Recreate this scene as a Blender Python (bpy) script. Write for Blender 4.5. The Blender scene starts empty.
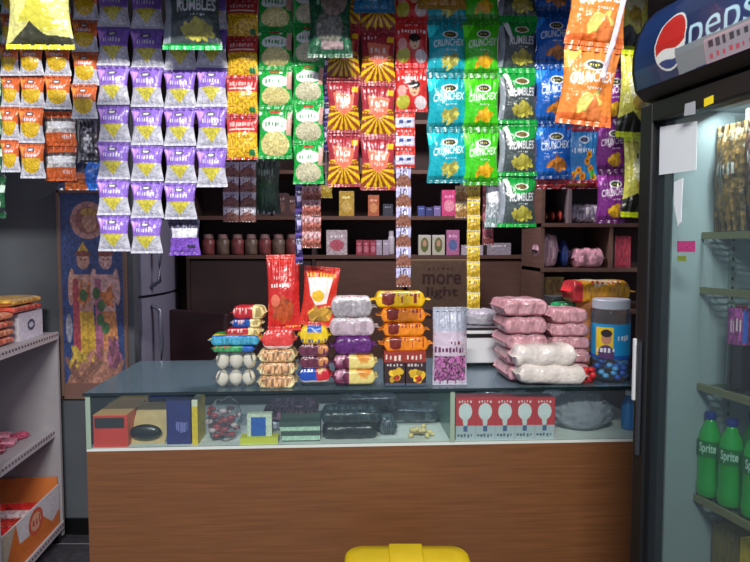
import bpy, math, random
import numpy as np
from mathutils import Vector, Matrix, noise
random.seed(7); RNG = np.random.RandomState(7)
scn = bpy.context.scene
COL = scn.collection
R = math.radians

# ------------------------------------------------------------------ camera, world, lights
PITCH = R(3.3); F = 600.0; CAMZ = 1.5
cam_d = bpy.data.cameras.new('camera'); cam = bpy.data.objects.new('camera', cam_d); COL.objects.link(cam)
cam.location = (0, 0, CAMZ); cam.rotation_euler = (R(90) - PITCH, 0, 0)
cam_d.sensor_width = 36; cam_d.lens = 36 * F / 750; cam_d.clip_start = 0.05
scn.camera = cam
world = bpy.data.worlds.new('world'); scn.world = world; world.use_nodes = True
bg = world.node_tree.nodes['Background']; bg.inputs[0].default_value = (0.68, 0.74, 1.0, 1); bg.inputs[1].default_value = 0.46
def area(name, loc, target, sx, sy, power, col=(1, 1, 1)):
    l = bpy.data.lights.new(name, 'AREA'); l.shape = 'RECTANGLE'; l.size = sx; l.size_y = sy; l.energy = power; l.color = col
    o = bpy.data.objects.new(name, l); COL.objects.link(o); o.location = loc
    o.rotation_euler = (Vector(target) - Vector(loc)).to_track_quat('-Z', 'Y').to_euler(); return o
area('street_tube_light', (-0.1, -1.2, 3.42), (0, 2.0, 1.4), 1.2, 0.12, 165, (1.0, 0.97, 0.93))
area('shop_interior_fill', (0.2, 2.75, 2.6), (0.15, 2.9, 1.0), 0.7, 0.2, 27, (1.0, 0.87, 0.95))  # unseen fill light, added to lift the dark shop interior
scn.view_settings.view_transform = 'Standard'; scn.view_settings.look = 'None'
scn.view_settings.gamma = 1; scn.view_settings.exposure = 0.0
try: scn.view_settings.use_curve_mapping = False
except Exception: pass
scn.cycles.use_denoising = True
scn.cycles.max_bounces = 8; scn.cycles.transparent_max_bounces = 16

# ------------------------------------------------------------------ helpers
def ray(px, py):
    a = (px - 375) / F; b = (281 - py) / F
    return Vector((a, math.cos(PITCH) + b * math.sin(PITCH), -math.sin(PITCH) + b * math.cos(PITCH)))
def P(px, py, Y):
    d = ray(px, py); t = Y / d.y
    return Vector((d.x * t, Y, CAMZ + d.z * t))
def on_plane(px, py, o, n):
    d = ray(px, py); c = Vector((0, 0, CAMZ)); t = (o - c).dot(n) / d.dot(n); return c + d * t
def s2l(c):
    c = np.asarray(c, float) / 255.0
    return np.where(c <= 0.04045, c / 12.92, ((c + 0.055) / 1.055) ** 2.4)
MATS = {}
def mat(name, col, rough=0.5, metal=0.0, noise=None, alpha=1.0, emit=0.0, trans=0.0, coat=0.0, bump=None, stretch=(1, 1, 1)):
    if name in MATS: return MATS[name]
    m = bpy.data.materials.new(name); m.use_nodes = True; nt = m.node_tree; b = nt.nodes['Principled BSDF']
    c = tuple(s2l(col)) + (1,)
    b.inputs['Base Color'].default_value = c; b.inputs['Roughness'].default_value = rough; b.inputs['Metallic'].default_value = metal
    b.inputs['Alpha'].default_value = alpha; b.inputs['Transmission Weight'].default_value = trans; b.inputs['Coat Weight'].default_value = coat
    if emit: b.inputs['Emission Color'].default_value = c; b.inputs['Emission Strength'].default_value = emit
    tc = nt.nodes.new('ShaderNodeTexCoord'); mp = nt.nodes.new('ShaderNodeMapping'); mp.inputs['Scale'].default_value = stretch
    nt.links.new(tc.outputs['Object'], mp.inputs[0])
    if noise:
        scale, amt = noise
        n = nt.nodes.new('ShaderNodeTexNoise'); n.inputs['Scale'].default_value = scale; n.inputs['Detail'].default_value = 6
        nt.links.new(mp.outputs[0], n.inputs['Vector'])
        r = nt.nodes.new('ShaderNodeValToRGB'); e = r.color_ramp.elements
        e[0].position = .3; e[1].position = .7
        e[0].color = tuple(np.array(c[:3]) * (1 - amt)) + (1,); e[1].color = tuple(np.minimum(1, np.array(c[:3]) * (1 + amt))) + (1,)
        nt.links.new(n.outputs['Fac'], r.inputs[0]); nt.links.new(r.outputs[0], b.inputs['Base Color'])
    if bump:
        n2 = nt.nodes.new('ShaderNodeTexNoise'); n2.inputs['Scale'].default_value = bump[0]; nt.links.new(mp.outputs[0], n2.inputs['Vector'])
        bp = nt.nodes.new('ShaderNodeBump'); bp.inputs['Strength'].default_value = bump[1]; bp.inputs['Distance'].default_value = .01
        nt.links.new(n2.outputs['Fac'], bp.inputs['Height']); nt.links.new(bp.outputs[0], b.inputs['Normal'])
    MATS[name] = m; return m
def printed(name, rough, coat, bump, metal=0.0):
    m = mat(name, (200, 200, 200), rough, metal, coat=coat, bump=bump); nt = m.node_tree
    a = nt.nodes.new('ShaderNodeAttribute'); a.attribute_name = 'Col'
    nt.links.new(a.outputs['Color'], nt.nodes['Principled BSDF'].inputs['Base Color']); return m
FILM = printed('printed_plastic_film', 0.3, 0.35, (38, 0.75))
CARD = printed('printed_card', 0.55, 0.0, (90, 0.05))
PAPER = printed('printed_poster_paper', 0.4, 0.2, None)
SHEET = printed('printed_lightbox_sheet', 0.3, 0.3, None)
def glass(name, tint, gloss, rough=0.03, milky=0.0, haze=(200, 222, 238), bump=0.0):
    if name in MATS: return MATS[name]
    m = bpy.data.materials.new(name); m.use_nodes = True; nt = m.node_tree; nt.nodes.clear()
    out = nt.nodes.new('ShaderNodeOutputMaterial'); tr = nt.nodes.new('ShaderNodeBsdfTransparent'); gl = nt.nodes.new('ShaderNodeBsdfGlossy')
    tr.inputs[0].default_value = tuple(s2l(tint)) + (1,); gl.inputs['Roughness'].default_value = rough
    lw = nt.nodes.new('ShaderNodeLayerWeight'); lw.inputs[0].default_value = gloss
    mx = nt.nodes.new('ShaderNodeMixShader'); nt.links.new(lw.outputs['Fresnel'], mx.inputs[0])
    nt.links.new(tr.outputs[0], mx.inputs[1]); nt.links.new(gl.outputs[0], mx.inputs[2]); last = mx
    if milky:
        df = nt.nodes.new('ShaderNodeBsdfDiffuse'); df.inputs[0].default_value = tuple(s2l(haze)) + (1,)
        m2 = nt.nodes.new('ShaderNodeMixShader'); m2.inputs[0].default_value = milky
        nt.links.new(mx.outputs[0], m2.inputs[1]); nt.links.new(df.outputs[0], m2.inputs[2]); last = m2
    if bump:
        n2 = nt.nodes.new('ShaderNodeTexNoise'); n2.inputs['Scale'].default_value = 32; n2.inputs['Detail'].default_value = 3; bp = nt.nodes.new('ShaderNodeBump'); bp.inputs['Strength'].default_value = bump
        bp.inputs['Distance'].default_value = .02; nt.links.new(n2.outputs['Fac'], bp.inputs['Height'])
        for q in (gl, lw) + ((df,) if milky else ()): nt.links.new(bp.outputs[0], q.inputs['Normal'])
    nt.links.new(last.outputs[0], out.inputs[0]); MATS[name] = m; return m
GL_TOP = glass('counter_top_glass', (222, 234, 236), 0.3, 0.12, 0.17, (160, 190, 204))  # milky blue-grey share stands in for the reflection on the counter top
GL_FRONT = glass('counter_front_glass', (244, 249, 248), 0.08, 0.05, 0.03)
GL_DOOR = glass('cooler_door_glass', (228, 236, 234), 0.05, 0.04, 0.03)
CLEAR = glass('clear_plastic_film', (246, 246, 248), 0.12, 0.15, 0.07)
JARGL = glass('clear_jar_plastic', (242, 246, 250), 0.12, 0.08, 0.07)

def tag(o, label=None, cat=None, group=None, kind=None):
    if label: o['label'] = label
    if cat: o['category'] = cat
    if group: o['group'] = group
    if kind: o['kind'] = kind
    return o
def link(name, me, parent=None, loc=None, rot=None):
    o = bpy.data.objects.new(name, me); COL.objects.link(o)
    if parent is not None: o.parent = parent
    if loc is not None: o.location = loc
    if rot is not None: o.rotation_euler = rot
    return o
def empty(name, loc=(0, 0, 0), rz=0.0):
    return link(name, None, None, loc, (0, 0, rz))
class MB:
    def __init__(s): s.v = []; s.f = []; s.m = []
    def add(s, vs, fs, mi=0):
        k = len(s.v); s.v += [tuple(v) for v in vs]; s.f += [tuple(i + k for i in f) for f in fs]; s.m += [mi] * len(fs); return s
    def box(s, x0, x1, y0, y1, z0, z1, mi=0):
        return s.add([(x, y, z) for z in (z0, z1) for y in (y0, y1) for x in (x0, x1)],
                     [(0, 2, 3, 1), (4, 5, 7, 6), (0, 1, 5, 4), (2, 6, 7, 3), (0, 4, 6, 2), (1, 3, 7, 5)], mi)
    def lathe(s, prof, c=(0, 0, 0), n=24, mi=0, sx=1.0, sy=1.0):
        vs = []; fs = []
        for r, z in prof:
            for i in range(n):
                a = 2 * math.pi * i / n; vs.append((c[0] + r * sx * math.cos(a), c[1] + r * sy * math.sin(a), c[2] + z))
        for j in range(len(prof) - 1):
            for i in range(n):
                i2 = (i + 1) % n; fs.append((j * n + i, j * n + i2, (j + 1) * n + i2, (j + 1) * n + i))
        fs.append(tuple(range(n))[::-1]); fs.append(tuple(range((len(prof) - 1) * n, len(prof) * n)))
        return s.add(vs, fs, mi)
    def tube(s, pts, r, n=8, mi=0):
        pts = [Vector(p) for p in pts]; vs = []; fs = []
        for i, p in enumerate(pts):
            t = (pts[min(i + 1, len(pts) - 1)] - pts[max(i - 1, 0)]).normalized()
            a = t.cross(Vector((0, 0, 1)));  a = a if a.length > .01 else t.cross(Vector((1, 0, 0))); a.normalize(); b = t.cross(a)
            for k in range(n):
                an = 2 * math.pi * k / n; vs.append(p + a * math.cos(an) * r + b * math.sin(an) * r)
        for i in range(len(pts) - 1):
            for k in range(n):
                k2 = (k + 1) % n; fs.append((i * n + k, i * n + k2, (i + 1) * n + k2, (i + 1) * n + k))
        fs.append(tuple(range(n))[::-1]); fs.append(tuple(range((len(pts) - 1) * n, len(pts) * n)))
        return s.add(vs, fs, mi)
    def ball(s, c, r, n=10, mi=0, sc=(1, 1, 1), jit=0.0):
        k = random.random() * 9
        prof = [(max(1e-4, math.sin(math.pi * i / (n // 2 + 1))), -math.cos(math.pi * i / (n // 2 + 1))) for i in range(n // 2 + 2)]
        m = MB().lathe(prof, (0, 0, 0), n)
        vs = [(c[0] + x * r * sc[0] * (1 + jit * math.sin(7 * x + k + 5 * z)), c[1] + y * r * sc[1] * (1 + jit * math.sin(6 * y + 2 * k)), c[2] + z * r * sc[2]) for x, y, z in m.v]
        return s.add(vs, m.f, mi)
    def build(s, name, mats, parent=None, loc=None, rot=None, smooth=False, bevel=0):
        me = bpy.data.meshes.new(name); me.from_pydata(s.v, [], s.f)
        for m in (mats if isinstance(mats, (list, tuple)) else [mats]): me.materials.append(m)
        me.polygons.foreach_set('material_index', s.m)
        if smooth: me.polygons.foreach_set('use_smooth', [True] * len(s.f))
        me.update(); o = link(name, me, parent, loc, rot)
        if bevel:
            b = o.modifiers.new('edge', 'BEVEL'); b.width = bevel; b.segments = 2; b.limit_method = 'ANGLE'
        return o
def structure(name, mb, m, bevel=0):
    o = mb.build(name, m, bevel=bevel); o['kind'] = 'structure'; return o
def copy_tree(o, parent=None):
    c = o.copy(); COL.objects.link(c); c.parent = parent
    for ch in [x for x in o.children]: copy_tree(ch, c)
    return c

# ------------------------------------------------------------------ printed artwork (one colour per point of a dense mesh)
_tris = {}
def text_tris(s, bold=0.012, shear=0.0):
    key = (s, bold, shear)
    if key not in _tris:
        cu = bpy.data.curves.new('lettering', 'FONT'); cu.body = s; cu.offset = bold; cu.shear = shear
        o = bpy.data.objects.new('lettering', cu); COL.objects.link(o)
        dg = bpy.context.evaluated_depsgraph_get(); dg.update()
        me = o.evaluated_get(dg).to_mesh(); me.calc_loop_triangles()
        v = np.array([(p.co.x, p.co.y) for p in me.vertices]); t = np.array([tuple(q.vertices) for q in me.loop_triangles])
        o.to_mesh_clear(); bpy.data.objects.remove(o); bpy.data.curves.remove(cu)
        lo, hi = v.min(0), v.max(0); _tris[key] = ((v - lo) / (hi - lo), t)
    return _tris[key]
class Art:
    def __init__(s, w, h, base):
        s.w, s.h = w, h; s.a = np.zeros((h, w, 3)); s.a[:] = base
        s.X, s.Y = np.meshgrid((np.arange(w) + .5) / w, (np.arange(h) + .5) / h)
    def put(s, mask, col):
        m = mask.astype(float)[..., None]; s.a = s.a * (1 - m) + np.array(col, float) * m; return s
    def rect(s, x0, y0, x1, y1, col): return s.put((s.X >= x0) & (s.X < x1) & (s.Y >= y0) & (s.Y < y1), col)
    def ell(s, cx, cy, rx, ry, col, rot=0.0):
        dx, dy = s.X - cx, s.Y - cy; c, n = math.cos(rot), math.sin(rot)
        return s.put(((dx * c + dy * n) / rx) ** 2 + ((-dx * n + dy * c) / ry) ** 2 < 1, col)
    def poly(s, pts, col):
        m = np.zeros((s.h, s.w), bool); n = len(pts)
        for i in range(n):
            (x1, y1), (x2, y2) = pts[i], pts[(i + 1) % n]
            if y1 == y2: continue
            c = ((s.Y < y1) != (s.Y < y2)) & (s.X < (x2 - x1) * (s.Y - y1) / (y2 - y1) + x1); m ^= c
        return s.put(m, col)
    def speck(s, x0, y0, x1, y1, amt, cell=2, where=None):
        n = RNG.rand(s.h // cell + 1, s.w // cell + 1).repeat(cell, 0).repeat(cell, 1)[:s.h, :s.w]
        m = (s.X >= x0) & (s.X < x1) & (s.Y >= y0) & (s.Y < y1)
        s.a = np.clip(s.a * (1 + (m * (n - .5) * 2 * amt)[..., None]), 0, 255); return s
    def text(s, t, x0, y0, x1, y1, col, rise=0.0, bold=0.012, shear=0.0):
        v, tr = text_tris(t, bold, shear); K = 3
        W, H = s.w * K, s.h * K; m = np.zeros((H, W), bool)
        X = x0 + v[:, 0] * (x1 - x0); Y = y1 - v[:, 1] * (y1 - y0) - rise * v[:, 0]
        px, py = X * W, Y * H
        for a, b, c in tr:
            xa, ya, xb, yb, xc, yc = px[a], py[a], px[b], py[b], px[c], py[c]
            ix0, ix1 = max(0, int(min(xa, xb, xc))), min(W, int(max(xa, xb, xc)) + 2)
            iy0, iy1 = max(0, int(min(ya, yb, yc))), min(H, int(max(ya, yb, yc)) + 2)
            if ix0 >= ix1 or iy0 >= iy1: continue
            gx, gy = np.meshgrid(np.arange(ix0, ix1) + .5, np.arange(iy0, iy1) + .5)
            d1 = (gx - xb) * (ya - yb) - (xa - xb) * (gy - yb); d2 = (gx - xc) * (yb - yc) - (xb - xc) * (gy - yc); d3 = (gx - xa) * (yc - ya) - (xc - xa) * (gy - ya)
            m[iy0:iy1, ix0:ix1] |= ~(((d1 < 0) | (d2 < 0) | (d3 < 0)) & ((d1 > 0) | (d2 > 0) | (d3 > 0)))
        return s.put(m.reshape(s.h, K, s.w, K).mean((1, 3)), col)
    def squig(s, x0, y0, x1, y1, col, n=7):
        for i in range(n):
            a = x0 + (x1 - x0) * i / n; w = (x1 - x0) / n * .7
            s.rect(a, y0 + (y1 - y0) * .25 * random.random(), a + w * random.uniform(.4, 1), y1 - (y1 - y0) * .25 * random.random(), col)
        return s
    def heap(s, cx, cy, rx, ry, col, n=14):
        for i in range(n):
            a = random.uniform(0, 6.28); r = random.random() ** .5; f = random.uniform(.72, 1.15)
            x = cx + math.cos(a) * rx * .7 * r; y = cy + math.sin(a) * ry * .7 * r
            s.ell(x, y, rx * .38, ry * .34, [min(255, c * f) for c in col], random.uniform(-1, 1))
        return s
def colour_mesh(me, arr):
    at = me.color_attributes.new('Col', 'FLOAT_COLOR', 'POINT')
    c = np.ones((len(arr), 4)); c[:, :3] = s2l(arr); at.data.foreach_set('color', c.ravel())
def grid_mesh(name, pts, cols, mats, extra=None, flip=False):
    """pts (h,w,3); row 0 = top of the artwork."""
    h, w = pts.shape[:2]; idx = np.arange(h * w).reshape(h, w)
    q = np.stack([idx[1:, :-1], idx[1:, 1:], idx[:-1, 1:], idx[:-1, :-1]], -1).reshape(-1, 4)
    if flip: q = q[:, ::-1]
    v = pts.reshape(-1, 3); c = cols.reshape(-1, 3); f = [tuple(x) for x in q.tolist()]
    if extra is not None:
        ev, ef, ec = extra; k = len(v); v = np.vstack([v, np.array(ev, float)]); f += [tuple(i + k for i in t) for t in ef]
        c = np.vstack([c, np.array(ec, float).reshape(-1, 3)])
    me = bpy.data.meshes.new(name); me.from_pydata(v.tolist(), [], f); me.materials.append(mats); colour_mesh(me, c)
    me.polygons.foreach_set('use_smooth', [True] * len(f)); me.update(); return me

def pouch_mesh(name, w, h, d, art, pinch=.12, wr=1.0, back=(190, 190, 195), seal=.055, m=None, sag=0.0):
    """pillow pouch: origin at the middle, front faces -Y, flat crimped strip left for the seals top and bottom."""
    H, W = art.h, art.w; u = np.linspace(0, 1, W); v = np.linspace(0, 1, H); U, V = np.meshgrid(u, v)
    vv = np.clip((V - seal) / (1 - 2 * seal), 0, 1); s = np.sin(np.pi * vv)
    ph = RNG.rand(4) * 6.28
    half = w / 2 * (1 - pinch * s ** 1.2)
    X = (U - .5) * 2 * half + sag * (V - .5) * w
    bul = d / 2 * (np.clip(np.sin(np.pi * U), 0, 1) ** .62) * (s ** .7)
    nearT = np.exp(-vv / .16) + np.exp(-(1 - vv) / .16)
    wrk = .0028 * wr * nearT * (np.sin(U * 31 + ph[0]) + .6 * np.sin(U * 53 + ph[1])) * np.clip(np.sin(np.pi * U) * 3, 0, 1)
    wrk += .0016 * wr * np.sin(9 * U + 7 * V + ph[2]) * np.sin(5 * U - 11 * V + ph[3]) * s
    Z = (.5 - V) * h
    f = np.stack([X, -bul - wrk * 1.0, Z], -1); b = np.stack([X, bul * .8 + .0006 - wrk * .3, Z], -1)[:: 3, :: 3]
    b[-1] = np.stack([X, bul * 0 + .0006, Z], -1)[-1, ::3] if True else b[-1]
    hb, wb = b.shape[:2]; idx = np.arange(hb * wb).reshape(hb, wb)
    q = np.stack([idx[:-1, :-1], idx[:-1, 1:], idx[1:, 1:], idx[1:, :-1]], -1).reshape(-1, 4).tolist()
    return grid_mesh(name, f, art.a, m or FILM, (b.reshape(-1, 3), q, np.tile(back, (hb * wb, 1))))
def seal_mesh(w, sh, col, up):
    n = 41; x = np.linspace(-w / 2, w / 2, n); pts = np.zeros((4, n, 3)); cols = np.zeros((4, n, 3))
    for r, t in enumerate((0, .33, .66, 1)):
        pts[r, :, 0] = x; pts[r, :, 2] = (sh * (.5 - t)); pts[r, :, 1] = (-.0018 if r % 2 else -.0008) + .0008 * np.sin(x * 300)
        pts[r, :, 2] += (.0015 * (np.arange(n) % 2)) * (1 if (r == 0 and up) else -1 if (r == 3 and not up) else 0)
        cols[r] = np.array(col) * (.9 if r % 2 else 1.08)
    return grid_mesh('crimped_seal', pts, np.clip(cols, 0, 255), FILM)

# designs -------------------------------------------------------------------
def two_tone(top, low=(206, 206, 216), dome=False):
    a = Art(44, 56, top); a.speck(0, 0, 1, 1, .06)
    a.rect(0, .52, 1, 1, low)
    if dome: a.put(((a.X - .5) / .42) ** 2 + ((a.Y - .5) / .36) ** 2 < 1, (226, 186, 36)); a.rect(0, 0, 1, .44, top)
    else: a.poly([(.14, .52), (.88, .52), (.51, .88)], (208, 196, 70))
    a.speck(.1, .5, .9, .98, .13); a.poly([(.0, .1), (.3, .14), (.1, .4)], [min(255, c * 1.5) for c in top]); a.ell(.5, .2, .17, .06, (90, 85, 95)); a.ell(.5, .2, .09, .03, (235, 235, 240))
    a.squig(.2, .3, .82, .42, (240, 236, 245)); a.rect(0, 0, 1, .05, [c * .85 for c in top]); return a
def noodle_yellow():
    a = Art(44, 56, (232, 176, 36)); a.speck(0, .38, 1, 1, .28, 2); a.rect(0, 0, 1, .4, (198, 52, 52)); a.speck(0, 0, 1, .4, .08)
    a.squig(.12, .14, .88, .26, (245, 190, 185), 8); a.rect(.1, .3, .9, .34, (230, 215, 200)); a.ell(.82, .84, .1, .08, (30, 120, 60)); return a
def noodle_green(pale=0):
    a = Art(46, 60, (26, 168, 66)); a.speck(0, 0, 1, 1, .12)
    a.ell(.5, .36, .4, .16, (238, 245, 238)); a.ell(.5, .3, .3, .1, (250, 250, 245)); a.ell(.5, .72, .42, .24, (214, 202, 132) if not pale else (205, 200, 165))
    a.speck(.1, .5, .95, .96, .2, 1); a.rect(.35, .08, .65, .14, (205, 60, 60)); a.squig(.22, .3, .78, .42, (30, 140, 70), 6)
    for k in range(5): a.ell(random.random(), random.random() * .5, .05, .03, (235, 250, 235))
    a.rect(.84, .12, .97, .55, (225, 170, 160)); return a
def burst():
    a = Art(54, 78, (170, 48, 58)); a.speck(0, 0, 1, .6, .1)
    a.rect(0, .56, 1, 1, (150, 70, 25)); c = (.5, .62)
    for k in range(15):
        an = math.pi * (k * 2) / 15 + .1; w = .1
        a.poly([c, (c[0] + .95 * math.cos(an - w), max(.5, c[1] + .7 * math.sin(an - w))), (c[0] + .95 * math.cos(an + w), max(.5, c[1] + .7 * math.sin(an + w)))], (242, 200, 20))
    a.poly([(.18, .24), (.86, .3), (.78, .58), (.5, .68), (.24, .56)], (238, 128, 96)); a.squig(.28, .34, .76, .46, (252, 236, 226), 4); a.squig(.3, .48, .7, .56, (252, 220, 210), 5)
    a.squig(.1, .12, .5, .19, (240, 200, 200), 4); a.rect(.76, .14, .95, .24, (245, 196, 30)); return a
def red_face():
    a = Art(54, 78, (214, 48, 44)); a.speck(0, 0, 1, 1, .07); a.text('ZIGZAG', .1, .1, .1, .1, (0, 0, 0)) if False else None
    a.squig(.3, .12, .7, .17, (250, 200, 195), 6); a.squig(.08, .24, .95, .33, (252, 246, 240), 9)
    a.ell(.58, .52, .16, .15, (235, 190, 150)); a.ell(.58, .42, .19, .09, (40, 28, 26)); a.ell(.54, .52, .02, .015, (40, 28, 26)); a.ell(.64, .52, .02, .015, (40, 28, 26)); a.rect(.55, .59, .63, .61, (170, 60, 60))
    a.ell(.24, .78, .2, .16, (190, 190, 60)); a.ell(.78, .8, .18, .14, (228, 214, 214)); a.ell(.2, .55, .14, .12, (240, 170, 160)); return a
def crunchex(base, chip, dark, text='CRUNCHEX', W=72, H=96):
    a = Art(W, H, base); a.speck(0, 0, 1, 1, .04, 3)
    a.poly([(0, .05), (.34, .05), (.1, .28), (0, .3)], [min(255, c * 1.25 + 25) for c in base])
    a.rect(0, .86, 1, 1, dark); a.ell(.56, .25, .2, .075, (238, 240, 236)); a.ell(.56, .25, .16, .055, (60, 70, 60)); a.squig(.46, .235, .66, .265, (245, 225, 90), 4)
    a.text(text, .12, .36, .95, .5, (252, 252, 252), rise=.05, bold=.02, shear=.15); a.squig(.45, .53, .75, .56, (240, 240, 240), 6)
    a.heap(.58, .74, .3, .13, chip, 16); return a
def rumbles(W=72, H=96):
    a = Art(W, H, (72, 84, 84)); a.speck(0, 0, 1, 1, .08, 3)
    a.poly([(0, 0), (1, 0), (1, .26), (.62, .38), (.4, .38), (.3, .2), (0, .1)], (20, 160, 62)); a.poly([(.12, .06), (.26, .06), (.36, .42), (.28, .42)], (245, 248, 245))
    a.rect(.0, .12, .14, .95, (150, 158, 168)); a.ell(.6, .22, .19, .07, (236, 240, 230)); a.ell(.6, .22, .15, .05, (120, 100, 50))
    a.text('RUMBLES', .26, .36, .95, .52, (236, 240, 240), rise=.03, bold=.02); a.squig(.5, .54, .8, .57, (220, 225, 220), 5)
    a.heap(.6, .73, .33, .15, (206, 196, 74), 20); a.rect(0, .92, 1, 1, (18, 150, 58)); return a
def sky_flower():
    a = Art(60, 84, (40, 130, 200)); a.speck(0, 0, 1, 1, .05, 3); a.rect(0, 0, 1, .1, (150, 40, 80)); a.ell(.52, .24, .18, .07, (215, 225, 235)); a.ell(.52, .24, .13, .045, (50, 60, 110))
    a.squig(.1, .38, .92, .48, (222, 236, 250), 9)
    for x, y in ((.7, .5), (.62, .62), (.35, .78), (.75, .75), (.5, .88), (.2, .86), (.85, .9)): a.ell(x, y, .1, .07, (240, 160, 30)); a.ell(x, y, .04, .03, (190, 70, 20))
    a.ell(.8, .83, .09, .07, (80, 170, 50)); a.rect(0, .95, 1, 1, (190, 40, 50)); return a
def yellow_black():
    a = Art(64, 84, (226, 222, 96)); a.speck(0, 0, 1, 1, .08, 3); a.poly([(0, .78), (.35, .7), (.6, .8), (1, .72), (1, .93), (0, .93)], (40, 42, 34))
    a.rect(0, .93, 1, 1, (214, 232, 30)); a.ell(.5, .4, .3, .2, (240, 240, 190)); a.heap(.5, .6, .3, .12, (205, 175, 70), 10); a.squig(.3, .2, .8, .28, (70, 70, 40), 7); return a
def silver_back(tint=(190, 192, 200), c2=(120, 80, 180), band=.45):
    a = Art(40, 56, tint); a.speck(0, 0, 1, 1, .25, 3); a.rect(0, band, 1, 1, c2); a.rect(.1, .2, .9, .5, (236, 238, 242)); a.speck(0, 0, 1, 1, .12, 2)
    a.squig(.6, .7, .9, .8, (240, 240, 240), 5); return a
def plain(c, c2=None, W=30, H=40):
    a = Art(W, H, c); a.speck(0, 0, 1, 1, .12, 2)
    if c2: a.ell(.5, .6, .33, .22, c2); a.speck(.1, .4, .9, .9, .2, 1)
    a.squig(.2, .2, .8, .32, [min(255, x + 110) for x in c], 6); return a
def sachet(top, low, mark, W=22, H=24):
    a = Art(W, H, top); a.rect(0, .55, 1, 1, low); a.ell(.5, .55, .36, .2, low); a.speck(0, .5, 1, 1, .2, 2); a.text(mark, .28, .1, .72, .42, (40, 44, 70), bold=.03) if mark else a.squig(.2, .15, .8, .35, (60, 40, 60), 4)
    return a
TAPE = mat('clear_tape', (190, 190, 190), .3, alpha=.5)
ORD = ['lowest', 'second from the bottom', 'third from the bottom', 'fourth from the bottom', 'fifth from the bottom', 'sixth from the bottom', 'seventh from the bottom', 'eighth from the bottom', 'ninth from the bottom', 'tenth from the bottom',
       'eleventh from the bottom', 'twelfth from the bottom']
_pc = {}
def hang(name, key, art, cx, w, ys, Y, depth, what, where, group, cat='packet', seals=True, pinch=.12, sealcol=None, tilt=0.0, drift=0.0, wr=1.0, back=(185, 186, 192), single=None, yaw=0, tape=True):
    """packets of one hanging strip, from the bottom up; ys = heights of the joints between them."""
    out = []
    for i in range(len(ys) - 1):
        c = P(cx + drift * i, (ys[i] + ys[i + 1]) / 2, Y); top = P(cx, ys[i + 1], Y).z; bot = P(cx, ys[i], Y).z; h = top - bot; wm = w / F * Y
        k = (key, round(w), round(h, 2))
        if k not in _pc:
            hb = h * (1 if not seals else 1)
            me = pouch_mesh(name, wm, hb, depth, art, pinch, wr, back)
            sm = seal_mesh(wm * 1.0, h * .055, sealcol or art.a[1].mean(0), True), seal_mesh(wm, h * .055, sealcol or art.a[-2].mean(0), False)
            _pc[k] = (me, sm)
        me, sm = _pc[k]
        o = link(name, me, None, c + Vector((0, random.uniform(-.004, .004), 0)), (random.uniform(-.05, .05), tilt + random.uniform(-.012, .012), yaw + random.uniform(-.06, .06)))
        o.scale.z = h / (me.vertices[0].co.z * 2)
        if seals:
            link('top_seal', sm[0], o, (0, -.001, me.vertices[0].co.z * (1 - .055))); link('bottom_seal', sm[1], o, (0, -.001, -me.vertices[0].co.z * (1 - .055)))
        lab = single if single else f'{what}, {ORD[i]} {where}'
        tag(o, lab, cat, group); out.append(o)
    if not tape: return out
    zt = P(cx, ys[-1], Y).z; o = out[-1]; loc = o.location
    end = 2.9 if Y > 1.72 else 2.5
    if Y > 1.72 and P(cx, ys[-1], Y).z > 2.36 and abs(Y - YH) < .012: end = 2.415
    m = MB()
    tz = (zt - loc.z) / o.scale.z - .004
    m.box(-.003, .003, .004, .0052, tz, (end - loc.z) / o.scale.z)
    if Y < 1.72: m.box(-.003, .003, .004, 1.601 - Y, (end - loc.z) / o.scale.z - .002, (end - loc.z) / o.scale.z)
    tp = m.build('hanging_tape', TAPE, o)
    o.rotation_euler = (0, o.rotation_euler.y if Y < 1.72 else 0, o.rotation_euler.z)
    return out

# ------------------------------------------------------------------ the setting
M_FLOOR = mat('dark_speckled_floor', (62, 60, 66), .35, noise=(30, .35))
M_WALL = mat('grey_green_wall', (86, 92, 98), .7, noise=(5, .1)); M_BACK = mat('brown_back_wall', (66, 50, 46), .8, noise=(4, .2))
M_CEIL = mat('ceiling_paint', (150, 150, 150), .8); M_BLACK = mat('black_paint', (14, 14, 16), .35, coat=.2); M_SIDE = mat('side_wall_paint', (96, 94, 98), .8)
structure('floor', MB().box(-2.3, 2.1, -1.4, 4.0, -.1, 0), M_FLOOR)
structure('wall_left', MB().box(-2.2, -2.1, 1.45, 4.0, 0, 2.95), M_SIDE)
structure('wall_right', MB().box(1.95, 2.05, 1.45, 4.0, 0, 2.95), M_SIDE)
structure('wall_back', MB().box(-2.2, 2.05, 3.9, 4.0, 0, 2.95), M_BACK)
structure('ceiling', MB().box(-2.2, 2.05, 1.60, 4.0, 2.9, 3.0), M_CEIL)
structure('wall_partition', MB().box(-2.1, -1.235, 3.06, 3.12, 0, 2.2), M_WALL)
structure('baseboard_partition', MB().box(-2.1, -1.235, 3.045, 3.06, 0, .085), M_BLACK)
structure('trim_shopfront', MB().box(-2.2, 2.05, 1.60, 1.70, 2.2, 2.95), mat('lintel_paint', (80, 78, 76), .7))
mt = MB()
for gx in (-1.9, -1.3, -.7, -.1, .5, 1.1, 1.7): mt.box(gx - .003, gx + .003, -1.4, 4, 0, .0015)
for gy in (-.5, .1, .7, 1.3, 1.9, 2.5, 2.95): mt.box(-2.2, 2, gy - .003, gy + .003, 0, .0015)
structure('trim_floor_joints', mt, mat('tile_joint', (130, 128, 132), .8))

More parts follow.
